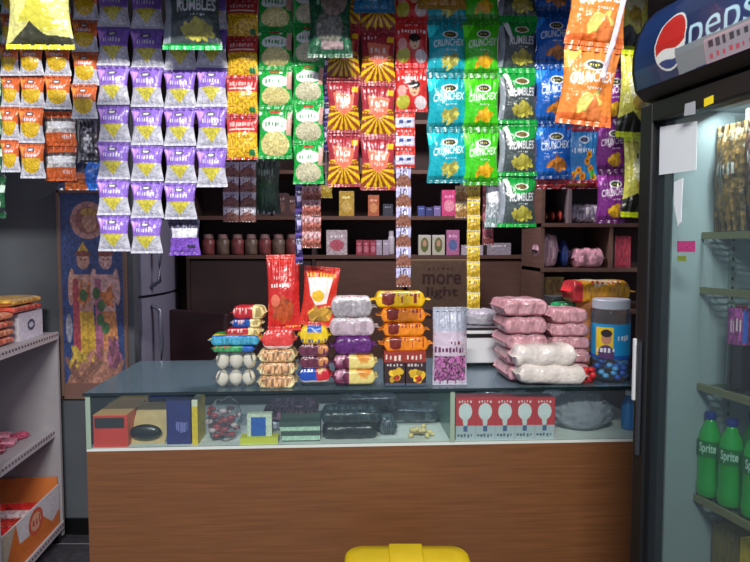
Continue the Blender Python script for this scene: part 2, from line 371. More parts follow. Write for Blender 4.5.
# ------------------------------------------------------------------ display counter
CO = on_plane(85, 393, Vector((0, 0, 1)), Vector((0, 0, 1))); YAW = math.atan2(.107, 1.905)
EU = Vector((math.cos(YAW), math.sin(YAW), 0)); EV = Vector((-math.sin(YAW), math.cos(YAW), 0)); CO.z = 0
def C(u, v, z): return CO + EU * u + EV * v + Vector((0, 0, z))
def cpix(px, py, v):
    q = on_plane(px, py, CO + EV * v, EV) - CO; return q.dot(EU), q.z
LEN, DEP, DZ = 2.06, .575, .80
M_WOOD = mat('brown_wood_laminate', (120, 77, 46), .42, noise=(7, .18), stretch=(.6, 1, 16), coat=.1)
M_DECK = mat('pale_green_white_laminate', (214, 220, 212), .5); M_EDGE = mat('dark_glass_edge', (22, 40, 40), .2, coat=.5)
cnt = tag(empty('display_counter', C(0, 0, 0), YAW), 'long brown wood shop counter with a glass display case on top', 'counter')
MB().box(0, LEN, 0, .02, 0, DZ - .004).build('front_panel', M_WOOD, cnt)
MB().box(0, .02, .02, DEP, 0, DZ - .004).build('side_panel', M_WOOD, cnt); MB().box(LEN - .02, LEN, .02, DEP, 0, DZ - .004).build('side_panel', M_WOOD, cnt)
MB().box(0, LEN, 0, DEP, DZ - .004, DZ + .006).build('display_deck', M_DECK, cnt)
MB().box(.02, LEN - .02, DEP - .02, DEP - .01, DZ + .006, .992).build('back_shutter', mat('case_back', (88, 96, 104), .6), cnt)
MB().box(-.004, LEN + .004, -.006, DEP, .993, 1.0).build('top_glass', GL_TOP, cnt)
MB().box(-.006, LEN + .006, -.0085, -.006, .991, 1.0005).build('top_glass_edge', M_EDGE, cnt)
MB().box(.004, LEN - .004, .002, .007, DZ + .006, .9925).build('front_glass', GL_FRONT, cnt)
MB().box(0, .004, .002, DEP - .02, DZ + .006, .9925).build('end_glass', GL_FRONT, cnt)
ud = cpix(452, 415, 0)[0]
MB().box(ud - .004, ud + .004, .01, DEP - .03, DZ + .006, .992).build('glass_divider', mat('green_glass_edge', (110, 160, 138), .2, alpha=.75), cnt)
for uu in (.006, ud):
    MB().box(uu - .006, uu + .01, -.0005, .002, DZ + .004, .992).build('corner_strip', mat('pale_green_strip', (150, 170, 150), .4), cnt)

# ------------------------------------------------------------------ generic packages
def box_mesh(name, w, d, h, front, side=(120, 120, 120), top=None, m=None, round_=0.0):
    """printed carton, origin bottom middle of the front face, front faces -Y"""
    H, W = front.h, front.w; U, V = np.meshgrid(np.linspace(0, 1, W), np.linspace(0, 1, H))
    f = np.stack([(U - .5) * w, np.zeros_like(U), (1 - V) * h], -1)
    ev = []; ef = []; ec = []
    def q(a, b, c, e, col):
        k = len(ev); ev.extend([a, b, c, e]); ef.append((k, k + 1, k + 2, k + 3)); ec.extend([col] * 4)
    x0, x1 = -w / 2, w / 2; T = top if top is not None else front.a[0].mean(0)
    q((x0, 0, h), (x1, 0, h), (x1, d, h), (x0, d, h), T); q((x0, 0, 0), (x0, d, 0), (x1, d, 0), (x1, 0, 0), side)
    q((x0, 0, 0), (x0, 0, h), (x0, d, h), (x0, d, 0), side); q((x1, 0, 0), (x1, d, 0), (x1, d, h), (x1, 0, h), side); q((x0, d, 0), (x0, d, h), (x1, d, h), (x1, d, 0), side)
    me = grid_mesh(name, f, front.a, m or CARD, (ev, ef, ec)); me.polygons.foreach_set('use_smooth', [False] * len(me.polygons)); return me
def wrap_mesh(name, w, d, h, art, ex=3.2, fin=.018, lump=0.0, m=None):
    """flow-wrapped brick or flat pack lying down; length along X; the artwork runs from the lower front edge over the top."""
    nu, nv = max(40, art.w), 72; U = np.linspace(0, 1, nu); TH = np.linspace(-math.pi / 2, 1.5 * math.pi, nv)
    pts = np.zeros((nv, nu, 3)); cols = np.zeros((nv, nu, 3)); ph = RNG.rand(3) * 6
    fr = fin / w
    for j, th in enumerate(TH):
        c, s = math.cos(th), math.sin(th)
        cy = -np.sign(c) * abs(c) ** (2 / ex) * d / 2; cz = np.sign(s) * abs(s) ** (2 / ex) * h / 2
        e = np.clip(np.minimum(U, 1 - U) - fr, 0, 1) * w / (min(h, .06) * .24); k = np.where(e <= 0, 0.04, np.clip(1 - np.exp(-e * 2.6), .04, 1))
        l = 1 + lump * np.sin(U * 17 + ph[0]) * np.sin(th * 2 + ph[1])
        kw = .86 + .14 * k
        pts[j, :, 0] = (U - .5) * w; pts[j, :, 1] = cy * kw * l; pts[j, :, 2] = cz * k * l + h / 2 + .0012 * np.sin(U * 60 + ph[2]) * (1 - k) 
        t = (th + math.pi / 4) / math.pi
        t = min(max(t, 0), 1) if t < 1.25 else 0
        cols[j] = art.a[int((1 - t) * (art.h - 1))][(U * (art.w - 1)).astype(int)]
    me = grid_mesh(name, pts, cols, m or FILM, flip=True); return me
def lying(name, px0, px1, py0, py1, v, d, art, label, cat, group=None, yaw=0.0, fin=.014, z0=None, kind='wrap', roll=0.0, lump=.03, ex=5.0, side=(150, 150, 150), depth_gap=None, top=None):
    """package on the counter whose front at depth v fills the given picture rectangle"""
    u0, zt = cpix(px0, py0, v); u1, zb = cpix(px1, py1, v)
    if z0 is not None: zb = z0
    w, h = u1 - u0, zt - zb
    if kind == 'wrap':
        me = wrap_mesh(name, w, d, h, art, ex, fin, lump); o = link(name, me, None, C((u0 + u1) / 2, v + d / 2, zb), (0, roll, YAW + yaw))
    else:
        me = box_mesh(name, w, d, h, art, side, top); o = link(name, me, None, C((u0 + u1) / 2, v, zb), (0, roll, YAW + yaw))
    return tag(o, label, cat, group)
def standing(name, px0, px1, py0, py1, v, d, art, label, cat, pinch=.06, roll=0.0, lean=-.08, group=None, wr=1.0, seals=True, back=(190, 60, 50)):
    u0, zt = cpix(px0, py0, v); u1, zb = cpix(px1, py1, v); w, h = u1 - u0, zt - zb
    me = pouch_mesh(name, w, h, d, art, pinch, wr, back); o = link(name, me, None, C((u0 + u1) / 2, v + d / 2, zb + h / 2), (lean, roll, YAW))
    if seals: link('top_seal', seal_mesh(w, h * .05, art.a[1].mean(0), True), o, (0, -.001, h * .475)); link('bottom_seal', seal_mesh(w, h * .05, art.a[-2].mean(0), False), o, (0, -.001, -h * .475))
    return tag(o, label, cat, group)

# ------------------------------------------------------------------ hanging strips of packets
YH = 1.9
MB().tube([(-1.35, YH, 2.42), (1.1, YH, 2.42)], .008).build('hanging_rail', mat('rail_steel', (150, 150, 155), .3, .9))
tag(bpy.data.objects['hanging_rail'], 'thin steel rail carrying the hanging snack strips', 'rail')
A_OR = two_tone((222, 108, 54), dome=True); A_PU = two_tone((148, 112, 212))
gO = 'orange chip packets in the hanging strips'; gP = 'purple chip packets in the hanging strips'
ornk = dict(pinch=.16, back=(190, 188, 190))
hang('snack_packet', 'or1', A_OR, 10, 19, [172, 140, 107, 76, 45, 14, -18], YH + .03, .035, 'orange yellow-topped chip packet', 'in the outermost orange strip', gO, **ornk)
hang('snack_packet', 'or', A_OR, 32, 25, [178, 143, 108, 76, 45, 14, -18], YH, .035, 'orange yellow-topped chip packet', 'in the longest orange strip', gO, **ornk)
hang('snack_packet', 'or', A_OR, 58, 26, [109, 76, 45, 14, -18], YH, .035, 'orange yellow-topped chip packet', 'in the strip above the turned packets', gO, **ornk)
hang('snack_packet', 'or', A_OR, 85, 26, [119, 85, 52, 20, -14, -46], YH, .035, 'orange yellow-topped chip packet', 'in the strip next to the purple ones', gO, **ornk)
A_OB = silver_back((205, 200, 198), (226, 110, 52), .62); A_OB.rect(0, 0, 1, .2, (222, 104, 48)); A_OB.rect(0, .2, 1, .3, (80, 70, 70))
for i, (y0, y1, t) in enumerate(((112, 146, 'upper'), (146, 181, 'lower'))):
    hang('snack_packet', 'orb%d' % i, A_OB, 61, 32, [y1, y0], YH + .04, .03, '', '', None, pinch=.1, single=f'orange packet turned to its silver white back, {t} of the two', tape=(i == 0), wr=2.5)
A_SD = plain((90, 90, 96), (170, 170, 176)); A_SD.speck(0, 0, 1, 1, .7, 3)
hang('snack_packet', 'sd', A_SD, 88, 18, [160, 120], YH + .06, .03, '', '', None, single='crumpled silver dark packet between orange and purple strips', wr=3, seals=False)
A_NB = Art(40, 30, (30, 34, 60)); A_NB.rect(.7, 0, 1, 1, (40, 110, 210)); A_NB.rect(.2, .4, .7, 1, (190, 96, 40)); A_NB.speck(0, 0, 1, 1, .25)
hang('snack_packet', 'nb', A_NB, 78, 42, [190, 162], YH + .05, .03, '', '', None, single='navy and orange packet with a blue edge below the orange strips', seals=False)
A_GD = plain((30, 90, 50), (140, 170, 140)); A_GD.rect(0, .1, 1, .3, (190, 220, 200)); A_GD.rect(0, .7, 1, .85, (30, 40, 44))
hang('snack_packet', 'gd', A_GD, -3, 18, [218, 182, 146, 108, 70, 32, -6, -44], YH + .08, .03, 'dark green and white packet', 'in the strip at the picture edge', 'green packets at the left edge')
def pstrip(cx, w, ys, where, Y=YH): hang('snack_packet', 'pu', A_PU, cx, w, ys, Y, .036, 'purple chip packet', where, gP, pinch=.15, back=(150, 130, 190), drift=0)
pstrip(113.5, 32.5, [251, 215, 179, 142, 105, 66, 27, -12, -48], 'in the purple strip nearest the poster')
pstrip(147, 32.5, [253, 218, 181, 145, 107, 68, 29, -10, -46], 'in the purple strip above the steel refrigerator')
pstrip(180, 32, [219, 183, 146, 108, 70, 31, -8, -46], 'in the purple strip ending in a turned packet')
pstrip(212, 31, [187, 148, 107, 68, 30, -8, -46], 'in the short purple strip beside the yellow noodles')
A_PB = Art(44, 50, (84, 80, 104)); A_PB.rect(.1, .25, .95, .5, (226, 226, 236)); A_PB.rect(.05, .5, 1, 1, (136, 90, 200)); A_PB.speck(0, 0, 1, 1, .15); A_PB.ell(.75, .75, .15, .06, (60, 60, 80))
hang('snack_packet', 'pb', A_PB, 184, 32, [255, 220], YH + .04, .03, '', '', None, single='purple packet turned to its white label, lowest in its strip', wr=2, tape=False)
A_RU = rumbles()
hang('snack_packet', 'ru_big', A_RU, 192, 58, [50, -24], YH - .09, .05, '', '', None, single='large dark green ridged chip bag hanging before the purple strips', sealcol=(60, 220, 120), back=(60, 70, 70))
A_NY = noodle_yellow()
hang('noodle_packet', 'ny', A_NY, 242.5, 31, [160, 116, 77, 38, -1, -40], YH, .03, 'yellow and red snack packet', 'in the strip beside the purple ones', 'yellow and red snack packets', pinch=.06, sealcol=(180, 40, 44))
hang('noodle_packet', 'ng', noodle_green(), 275.5, 34, [159, 107, 68, 29, -10, -48], YH, .036, 'green noodle packet with yellow noodles', 'in its strip', 'green noodle packets', pinch=.08, sealcol=(24, 150, 60))
A_NG2 = noodle_green(1)
hang('noodle_packet', 'ng2', A_NG2, 308.5, 31, [184, 143, 103, 64, 25, -14, -50], YH + .01, .036, 'green noodle packet with pale noodles', 'in its strip', 'pale green noodle packets', pinch=.08, tilt=0.0)
A_NV = Art(16, 40, (52, 44, 92)); A_NV.speck(0, 0, 1, 1, .5, 3); A_NV.rect(.3, .2, .8, .4, (190, 180, 220)); A_NV.rect(0, .7, 1, .8, (120, 90, 180))
hang('sachet', 'nv', A_NV, 326.5, 9, [152, 128, 104, 80, 56, 32, 8, -16, -40], YH + .05, .012, 'narrow navy sachet', 'in the strip beside green noodles', 'narrow navy sachets', seals=False)
hang('sachet', 'nv', A_NV, 299, 8, [264, 240, 216, 192, 168], YH + .15, .012, 'narrow navy sachet', 'in the short strip over the red pouches', 'navy sachets below the noodles', seals=False)
A_BU = burst()
hang('snack_packet', 'bu', A_BU, 343.5, 33, [187, 133, 80, 27, -26], YH, .036, 'maroon and yellow sunburst snack packet', 'in strip by navy sachets', 'sunburst snack packets', pinch=.12, sealcol=(160, 50, 60))
hang('snack_packet', 'bu', A_BU, 378, 35, [190, 137, 84, 31, -22, -60], YH, .036, 'maroon and yellow sunburst snack packet', 'in strip by red packets', 'sunburst snack packets', pinch=.12, sealcol=(160, 50, 60))
A_RF = red_face()
hang('snack_packet', 'rf', A_RF, 411.5, 32, [112, 66, 20, -26], YH, .032, 'red snack packet with a dark haired child', 'in its strip', 'red snack packets', pinch=.05, sealcol=(200, 40, 40))
A_RW = Art(24, 30, (214, 60, 44)); A_RW.rect(.05, .3, .95, .8, (206, 206, 226)); A_RW.rect(.2, .45, .4, .6, (60, 80, 140)); A_RW.rect(.6, .45, .8, .6, (60, 80, 140)); A_RW.speck(0, 0, 1, 1, .1)
hang('sachet', 'rw', A_RW, 405, 20, [168, 150, 131, 112], YH, .012, 'red and white sachet', 'below the red packets', 'red and white sachets', seals=False, pinch=.03)
A_V = sachet((196, 190, 226), (140, 92, 74), '10')
hang('sachet', 'v10', A_V, 403.5, 15, [287, 267, 247, 227, 207, 187, 168], YH, .012, 'lilac sachet marked 10', 'in the strip over the orange biscuits', 'lilac sachets marked 10', seals=False, pinch=.03)
TE = (20, 176, 190)
dk = lambda c: tuple(x * .72 for x in c)
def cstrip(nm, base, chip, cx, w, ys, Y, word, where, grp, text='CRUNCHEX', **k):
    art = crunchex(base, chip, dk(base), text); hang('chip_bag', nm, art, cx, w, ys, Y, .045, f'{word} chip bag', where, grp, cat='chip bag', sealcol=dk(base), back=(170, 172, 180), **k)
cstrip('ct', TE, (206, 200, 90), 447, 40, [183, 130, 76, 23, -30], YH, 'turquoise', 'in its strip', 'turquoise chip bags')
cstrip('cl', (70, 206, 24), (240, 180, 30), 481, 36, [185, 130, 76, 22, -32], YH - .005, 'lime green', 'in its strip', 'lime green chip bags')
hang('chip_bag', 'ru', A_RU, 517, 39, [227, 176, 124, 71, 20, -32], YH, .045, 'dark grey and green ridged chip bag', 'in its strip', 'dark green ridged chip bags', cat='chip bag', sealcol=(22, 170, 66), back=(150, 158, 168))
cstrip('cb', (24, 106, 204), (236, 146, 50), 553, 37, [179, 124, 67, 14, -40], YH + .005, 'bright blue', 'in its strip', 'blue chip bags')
hang('chip_bag', 'sf', sky_flower(), 582.5, 31, [183, 127], YH, .035, '', '', None, cat='chip bag', single='sky blue bag with orange flower shaped snacks', sealcol=(170, 40, 60))
A_RB = Art(60, 14, (150, 40, 44)); A_RB.speck(0, 0, 1, 1, .4, 2); A_RB.rect(.5, .4, .8, .7, (200, 150, 60))
hang('snack_packet', 'rb', A_RB, 567, 66, [189, 178], YH + .03, .01, '', '', None, single='dark red wrapper edge hanging below the blue chip bag', seals=False)
cstrip('cp', (132, 44, 136), (234, 180, 40), 612, 32, [223, 172, 122, 70, 18, -34], YH + .02, 'magenta purple', 'in its strip behind the orange bag', 'magenta chip bags', yaw=-.1)
A_CO = crunchex((236, 138, 58), (216, 210, 110), (214, 104, 40), W=90, H=120); A_CO.poly([(.4, .98), (.62, .62), (.8, .84), (.9, 1)], (226, 130, 66)); A_CO.poly([(.1, 1), (.5, .9), (.95, .98), (1, 1)], (206, 96, 36))
hang('chip_bag', 'co', A_CO, 587, 54, [126, 48], 1.45, .05, '', '', None, cat='chip bag', single='large orange chip bag near the cooler, lower one of its pair', tape=False, tilt=.12, sealcol=(222, 112, 44), pinch=.1, back=(200, 120, 70))
hang('chip_bag', 'co', A_CO, 598, 58, [47, -32], 1.46, .05, '', '', None, cat='chip bag', single='large orange chip bag near the cooler, upper one of its pair', tilt=.1, sealcol=(222, 112, 44), pinch=.1, back=(200, 120, 70))
A_YB = yellow_black()
hang('chip_bag', 'yb', A_YB, 640, 38, [218, 138, 52, -34], 1.86, .05, 'pale yellow and black chip bag', 'beside the cooler header', 'yellow and black chip bags', cat='chip bag', sealcol=(214, 232, 30), tilt=.03, yaw=.1, drift=-4)
A_YL = Art(90, 110, (222, 218, 130)); A_YL.speck(0, 0, 1, 1, .08, 4); A_YL.ell(.5, .22, .42, .26, (238, 238, 176)); A_YL.poly([(.0, .96), (.2, .84), (.4, .7), (.6, .84), (1, .86), (1, .98)], (60, 60, 40)); A_YL.poly([(.2, .7), (.5, .3), (.85, .75), (.6, .82), (.4, .7)], (206, 200, 70)); A_YL.rect(0, .955, 1, 1, (226, 216, 60))
hang('chip_bag', 'yl', A_YL, 40, 66, [50, -36], 1.46, .05, '', '', None, cat='chip bag', single='big pale yellow chip bag hanging above the orange strips', pinch=.14, sealcol=(230, 222, 60), back=(210, 200, 90))
A_GG = plain((34, 84, 56), (110, 110, 96), 50, 60); A_GG.ell(.6, .25, .3, .2, (140, 120, 110)); A_GG.rect(.3, .78, .8, .88, (150, 130, 130)); A_GG.speck(0, 0, 1, 1, .2, 3)
hang('snack_packet', 'gg', A_GG, 330, 44, [58, -16], YH - .09, .04, '', '', None, single='dark green packet with pinkish round hanging before the noodles', back=(60, 80, 60))
A_TB = plain((30, 110, 150), (140, 190, 200), 40, 50); hang('snack_packet', 'tb', A_TB, 374, 40, [13, -50], YH - .09, .03, '', '', None, single='teal packet peeking in above the sunburst packets')
A_GO = plain((176, 130, 40), (210, 180, 90), 50, 50); hang('snack_packet', 'go', A_GO, 442, 48, [9, -52], YH - .09, .03, '', '', None, single='golden packet peeking in above the turquoise bags')
A_RIB = Art(8, 60, (214, 196, 206)); A_RIB.speck(0, 0, 1, 1, .2, 2)
b0, b1 = P(628, -14, 1.38), P(603, 78, 1.38)
rb = link('tape_strip', grid_mesh('tape_strip', np.array([[[b0.x + (b1.x - b0.x) * t + k * .012 - .006, 1.38 + .003 * math.sin(t * 9), b0.z + (b1.z - b0.z) * t] for k in (0, .33, .66, 1)] for t in np.linspace(0, 1, 30)]), A_RIB.a[:30, :4], FILM))
rb.modifiers.new('t', 'SOLIDIFY').thickness = .001
tag(rb, 'thin pale plastic tape hanging diagonally before the orange bags', 'tape')
# strips further down / behind
A_Z = sachet((226, 196, 60), (196, 160, 40), ''); A_Z.rect(0, .9, 1, 1, (240, 232, 180))
hang('sachet', 'z', A_Z, 473.5, 13, [309, 293.5, 278, 262.5, 247, 231.5, 216, 200.5, 185], YH + .06, .012, 'small yellow sachet', 'in the long yellow strip', 'small yellow sachets', seals=False, pinch=.03)
hang('sachet', 'z2', sachet((200, 176, 120), (150, 110, 60), ''), 461, 12, [218, 202, 186], YH + .1, .012, 'tan sachet', 'beside the long yellow strip', 'tan sachets', seals=False, pinch=.03)
hang('sachet', 'z3', sachet((196, 96, 110), (120, 60, 60), ''), 488, 11, [245, 229, 213, 197, 185], YH + .1, .012, 'small reddish sachet', 'behind the ridged chip bag', 'small reddish sachets', seals=False, pinch=.03)
hang('snack_packet', 'sbk', silver_back((176, 186, 190), (150, 170, 170), .8), 496, 22, [227, 178], YH + .04, .03, '', '', None, single='silver back of a bag beside the lowest ridged chip bag', wr=2)
A_CS = sachet((190, 186, 196), (128, 84, 74), '')
for j, cx in enumerate((229, 246)):
    hang('sachet', 'cs', A_CS, cx + 2, 16, [222, 207, 192, 177, 162], YH + .25, .014, 'brown and white sachet', 'in the %s dim strip' % ('outer', 'inner')[j], 'brown sachets in dim strips', seals=False, pinch=.05)
hang('snack_packet', 'dg', plain((28, 58, 40), (40, 80, 50)), 267, 27, [214, 158], YH + .3, .03, '', '', None, single='plain dark green packet below the green noodle strip', seals=False)
A_PK = sachet((206, 150, 150), (150, 84, 70), ''); A_PK.speck(0, 0, 1, 1, .3, 2)
for j, cx in enumerate((307, 316)):
    hang('sachet', 'pk', A_PK, cx, 10, [248, 232, 216, 200, 186], YH + .12, .012, 'pinkish sachet', 'in the %s strip below pale noodles' % ('outer', 'inner')[j], 'pinkish sachets', seals=False, pinch=.05)
hang('sachet', 'yv', plain((200, 170, 50)), 326, 13, [198, 185], YH + .14, .01, '', '', None, single='small yellow packet just below the sunburst packets', seals=False)

# ------------------------------------------------------------------ goods on the counter
def A(w, h, base): return Art(w, h, base)
def sweets(name, px0, px1, py0, py1, v, col, label, cat, n=3, cover=(180, 190, 160)):
    """clear packet of round white buns"""
    u0, zt = cpix(px0, py0, v); u1, zb = cpix(px1, py1, v); w = u1 - u0; h = zt - zb
    o = tag(empty(name, C((u0 + u1) / 2, v, zb), YAW), label, cat)
    for i in range(n):
        m = MB().ball((-w / 2 + w * (i + .5) / n, .045, h * .46), w / n * .5, 14, sc=(1, .9, h * .92 / (w / n)), jit=.05); m.build('bun', mat('pale_bun', col, .7, bump=(60, .2)), o, smooth=True)
    link('film', wrap_mesh('film', w * 1.1, .1, h, A(20, 10, cover), m=CLEAR), o, (0, .045, 0)); return o
sweets('bun_packet', 213, 254, 371, 388, .035, (226, 220, 196), 'clear packet of round white buns, lower of the two', 'packet')
sweets('bun_packet', 213, 255, 352, 371, .035, (226, 220, 196), 'clear packet of round white buns, upper of the two', 'packet')
a = A(60, 20, (60, 150, 90)); a.rect(0, .0, 1, .3, (200, 210, 150)); a.rect(.7, 0, 1, 1, (40, 90, 170)); a.speck(0, 0, 1, 1, .2); a.squig(.1, .4, .5, .7, (220, 60, 60), 4)
lying('snack_packet', 210, 256, 346, 352.5, .04, .09, a, 'thin green and blue packet on top of the white bun packets', 'packet', fin=.008)
a = A(60, 24, (232, 204, 60)); a.rect(0, .45, 1, .62, (30, 110, 190)); a.rect(0, .62, 1, 1, (70, 160, 190)); a.rect(.1, 0, .6, .3, (60, 150, 70)); a.speck(0, 0, 1, 1, .15)
lying('snack_packet', 207, 262, 335, 346, .035, .1, a, 'yellow and blue packet lying on the bun packets', 'packet', fin=.01)
def biscuit(red=(186, 44, 52), cream=(238, 224, 160), split=.62):
    a = A(60, 30, red); a.rect(split, 0, 1, 1, cream); a.squig(.1, .55, .5, .75, (240, 190, 180), 5); a.heap((split + 1) / 2, .6, .12, .3, (220, 190, 110), 6); a.speck(0, 0, 1, 1, .08); return a
lying('biscuit_packet', 224, 262, 328, 336, .045, .08, biscuit(), 'red and cream biscuit packet on the yellow and blue packet', 'biscuit packet', yaw=.05, fin=.008)
a = biscuit((30, 80, 160)); a.rect(0, 0, .5, .3, (236, 236, 240))
lying('biscuit_packet', 229, 263, 319, 328, .05, .07, a, 'blue white and cream biscuit packet in the small stack', 'biscuit packet', fin=.008)
lying('biscuit_packet', 230, 267, 306, 319.5, .05, .07, biscuit((190, 40, 48)), 'red and cream biscuit packet, top of the small stack', 'biscuit packet', yaw=-.04, fin=.008)
for i, (y0, y1) in enumerate(((376, 389), (363, 376), (350, 363))):
    a = A(60, 30, (226, 204, 150)); a.ell(.5, .6, .4, .26, (196, 150, 108)); a.speck(.1, .3, .9, .9, .4, 2); a.rect(0, .0, 1, .12, (236, 216, 150))
    lying('biscuit_packet', 256, 297, y0, y1, .03, .1, a, 'beige packet of brown rusks, ' + ('bottom', 'middle', 'top')[i] + ' of three under the red pouch', 'biscuit packet', 'beige rusk packets', fin=.006)
a = A(60, 30, (220, 70, 64)); a.squig(.12, .3, .9, .55, (250, 240, 236), 8); a.rect(0, .0, 1, .15, (240, 200, 190)); a.rect(0, .8, 1, 1, (240, 220, 210)); a.speck(0, 0, 1, 1, .08)
lying('biscuit_packet', 259, 296, 331, 350, .03, .1, a, 'red and white packet directly under the tall red pouch', 'biscuit packet', fin=.008)
a = A(90, 160, (206, 44, 40)); a.speck(0, 0, 1, 1, .05, 3); a.rect(0, 0, 1, .1, (224, 70, 60)); a.squig(.22, .28, .66, .33, (246, 190, 180), 6); a.squig(.12, .37, .72, .44, (250, 244, 240), 7); a.heap(.5, .72, .36, .16, (190, 84, 40), 22); a.rect(.55, .93, 1, .97, (240, 180, 50)); a.ell(.25, .6, .14, .08, (230, 120, 90))
standing('snack_pouch', 266, 300, 255, 331, .06, .05, a, 'tall red snack pouch standing on the stack, with white lettering', 'pouch', roll=-.02)
a = A(90, 120, (214, 52, 36)); a.speck(0, 0, 1, 1, .05, 3); a.poly([(.12, .2), (.85, .16), (.72, .62), (.4, .66), (.22, .5)], (246, 236, 226)); a.squig(.1, .1, .9, .2, (246, 190, 60), 9); a.ell(.45, .5, .18, .1, (240, 190, 40)); a.heap(.58, .82, .36, .15, (226, 172, 70), 22)
standing('snack_pouch', 301, 338, 267, 326, .055, .05, a, 'red chip pouch with white shield, beside the tall red pouch', 'pouch', roll=.09, pinch=.1)
a = A(60, 30, (236, 200, 34)); a.rect(.3, .0, .72, .7, (34, 96, 190)); a.squig(.34, .25, .68, .45, (236, 240, 250), 5); a.squig(.15, .75, .9, .9, (60, 90, 160), 8); a.speck(0, 0, 1, 1, .06)
lying('snack_packet', 297, 331, 326, 345, .03, .1, a, 'yellow packet with a blue label under the chip pouch', 'packet', fin=.008)
a = A(60, 26, (104, 50, 70)); a.rect(0, .0, 1, .3, (80, 80, 110)); a.squig(.05, .35, .5, .6, (230, 200, 200), 5); a.heap(.75, .5, .2, .3, (226, 150, 90), 8); a.rect(0, .85, 1, 1, (150, 100, 140)); a.speck(0, 0, 1, 1, .15)
lying('biscuit_packet', 297, 331, 345, 357, .03, .1, a, 'dark maroon biscuit packet directly under the yellow packet', 'biscuit packet', fin=.006)
lying('biscuit_packet', 298, 331, 357, 369, .03, .1, a, 'dark maroon biscuit packet above the blue and red packet', 'biscuit packet', fin=.006)
a = A(60, 26, (40, 84, 180)); a.poly([(.45, 0), (1, 0), (1, 1), (.6, 1)], (206, 44, 56)); a.squig(.1, .4, .5, .65, (240, 240, 250), 4); a.rect(0, .8, 1, 1, (240, 226, 200)); a.heap(.7, .5, .15, .3, (240, 200, 150), 5)
lying('biscuit_packet', 297, 332, 369, 383.5, .028, .1, a, 'blue red and white biscuit packet at the bottom of its stack', 'biscuit packet', fin=.006)
def white_bread(c2): a = A(70, 36, (206, 204, 206)); a.rect(0, .62, 1, 1, c2); a.squig(.3, .3, .75, .45, (200, 70, 80), 6); a.speck(0, 0, 1, 1, .12, 3); return a
lying('snack_packet', 326, 377, 297, 318, .045, .1, white_bread((166, 160, 164)), 'white packet at the top of the stack beside the yellow one', 'packet', fin=.016, lump=.04)
lying('snack_packet', 325, 379, 318, 337, .04, .11, white_bread((190, 170, 180)), 'white and pale grey packet, second in the stack', 'packet', fin=.014, lump=.06)
a = A(70, 30, (120, 44, 140)); a.rect(0, .45, 1, 1, (92, 40, 110)); a.squig(.4, .15, .9, .35, (236, 120, 190), 6); a.speck(0, 0, 1, 1, .15)
lying('snack_packet', 330, 377, 337, 355.5, .035, .11, a, 'bright purple packet in the stack below the white ones', 'packet', fin=.014)
a = A(70, 30, (232, 214, 130)); a.rect(0, 0, .38, 1, (98, 40, 66)); a.ell(.7, .5, .16, .25, (226, 150, 60)); a.squig(.5, .12, .9, .25, (180, 70, 50), 6); a.ell(.18, .5, .13, .25, (190, 140, 160)); a.speck(0, 0, .38, 1, .3)
lying('biscuit_packet', 331, 378, 355.5, 370, .03, .11, a, 'plum and yellow biscuit packet, second from the counter', 'biscuit packet', fin=.008)
lying('biscuit_packet', 331, 378, 370, 385.5, .028, .11, a, 'plum and yellow biscuit packet lying on the counter glass', 'biscuit packet', fin=.008)
def orange_pk(c): a = A(80, 36, c); a.ell(.3, .62, .12, .2, (120, 40, 30)); a.squig(.45, .5, .85, .75, (150, 50, 30), 6); a.rect(0, .0, 1, .1, [min(255, x * 1.15) for x in c]); a.speck(0, 0, 1, 1, .06); return a
lying('biscuit_packet', 370, 431, 292, 308, .045, .09, orange_pk((244, 196, 20)), 'bright yellow biscuit packet on top of the orange ones', 'biscuit packet', fin=.02)
for i, (x0, x1, y0, y1, t) in enumerate(((376, 431, 308, 323, 'top'), (378, 430, 323, 337, 'middle'), (379, 434, 337, 352, 'bottom'))):
    lying('biscuit_packet', x0, x1, y0, y1, .04, .09, orange_pk((238, 138, 26)), f'orange biscuit packet, {t} of the three under the yellow one', 'biscuit packet', 'orange biscuit packets', fin=.018)
a = A(60, 20, (150, 52, 40)); a.squig(.05, .3, .45, .8, (240, 220, 210), 4); a.squig(.55, .3, .95, .8, (240, 220, 210), 4); a.speck(0, 0, 1, 1, .1)
lying('snack_carton', 384, 426, 351.5, 362.5, .03, .09, a, 'brown red carton between the orange packets and fruit cartons', 'carton', kind='box', side=(90, 40, 40))
for i, (x0, x1) in enumerate(((385, 405), (406, 426))):
    a = A(40, 44, (52, 34, 38)); a.heap(.55, .55, .4, .36, (236, 190, 40), 9); a.heap(.6, .7, .25, .2, (190, 60, 40), 4); a.squig(.1, .06, .9, .2, (200, 190, 190), 5); a.rect(0, .88, 1, 1, (80, 90, 110))
    lying('fruit_carton', x0, x1, 362.5, 385.5, .028, .09, a, 'dark carton with yellow fruit, the one beside the ' + ('plum biscuit stack' if i == 0 else 'purple candy pouch'), 'carton', 'fruit cartons', kind='box', side=(60, 40, 44))
a = A(90, 170, (190, 186, 200)); a.rect(0, 0, 1, .3, (176, 182, 198)); a.rect(0, .3, 1, .62, (206, 190, 206)); a.rect(.05, .62, .95, .98, (138, 70, 122)); a.speck(.05, .62, .95, .98, .65, 5); a.put((a.Y > .63) & (a.Y < .97) & (RNG.rand(a.h, a.w) > .86), (226, 190, 216)); a.squig(.05, .5, .95, .58, (110, 50, 90), 9); a.squig(.5, .42, .8, .48, (120, 40, 60), 3); a.speck(0, 0, 1, .3, .06, 5)
standing('candy_pouch', 434, 468, 308, 386, .02, .05, a, 'clear pouch of purple candies with a pale label', 'pouch', pinch=.02, lean=0, back=(190, 186, 200))
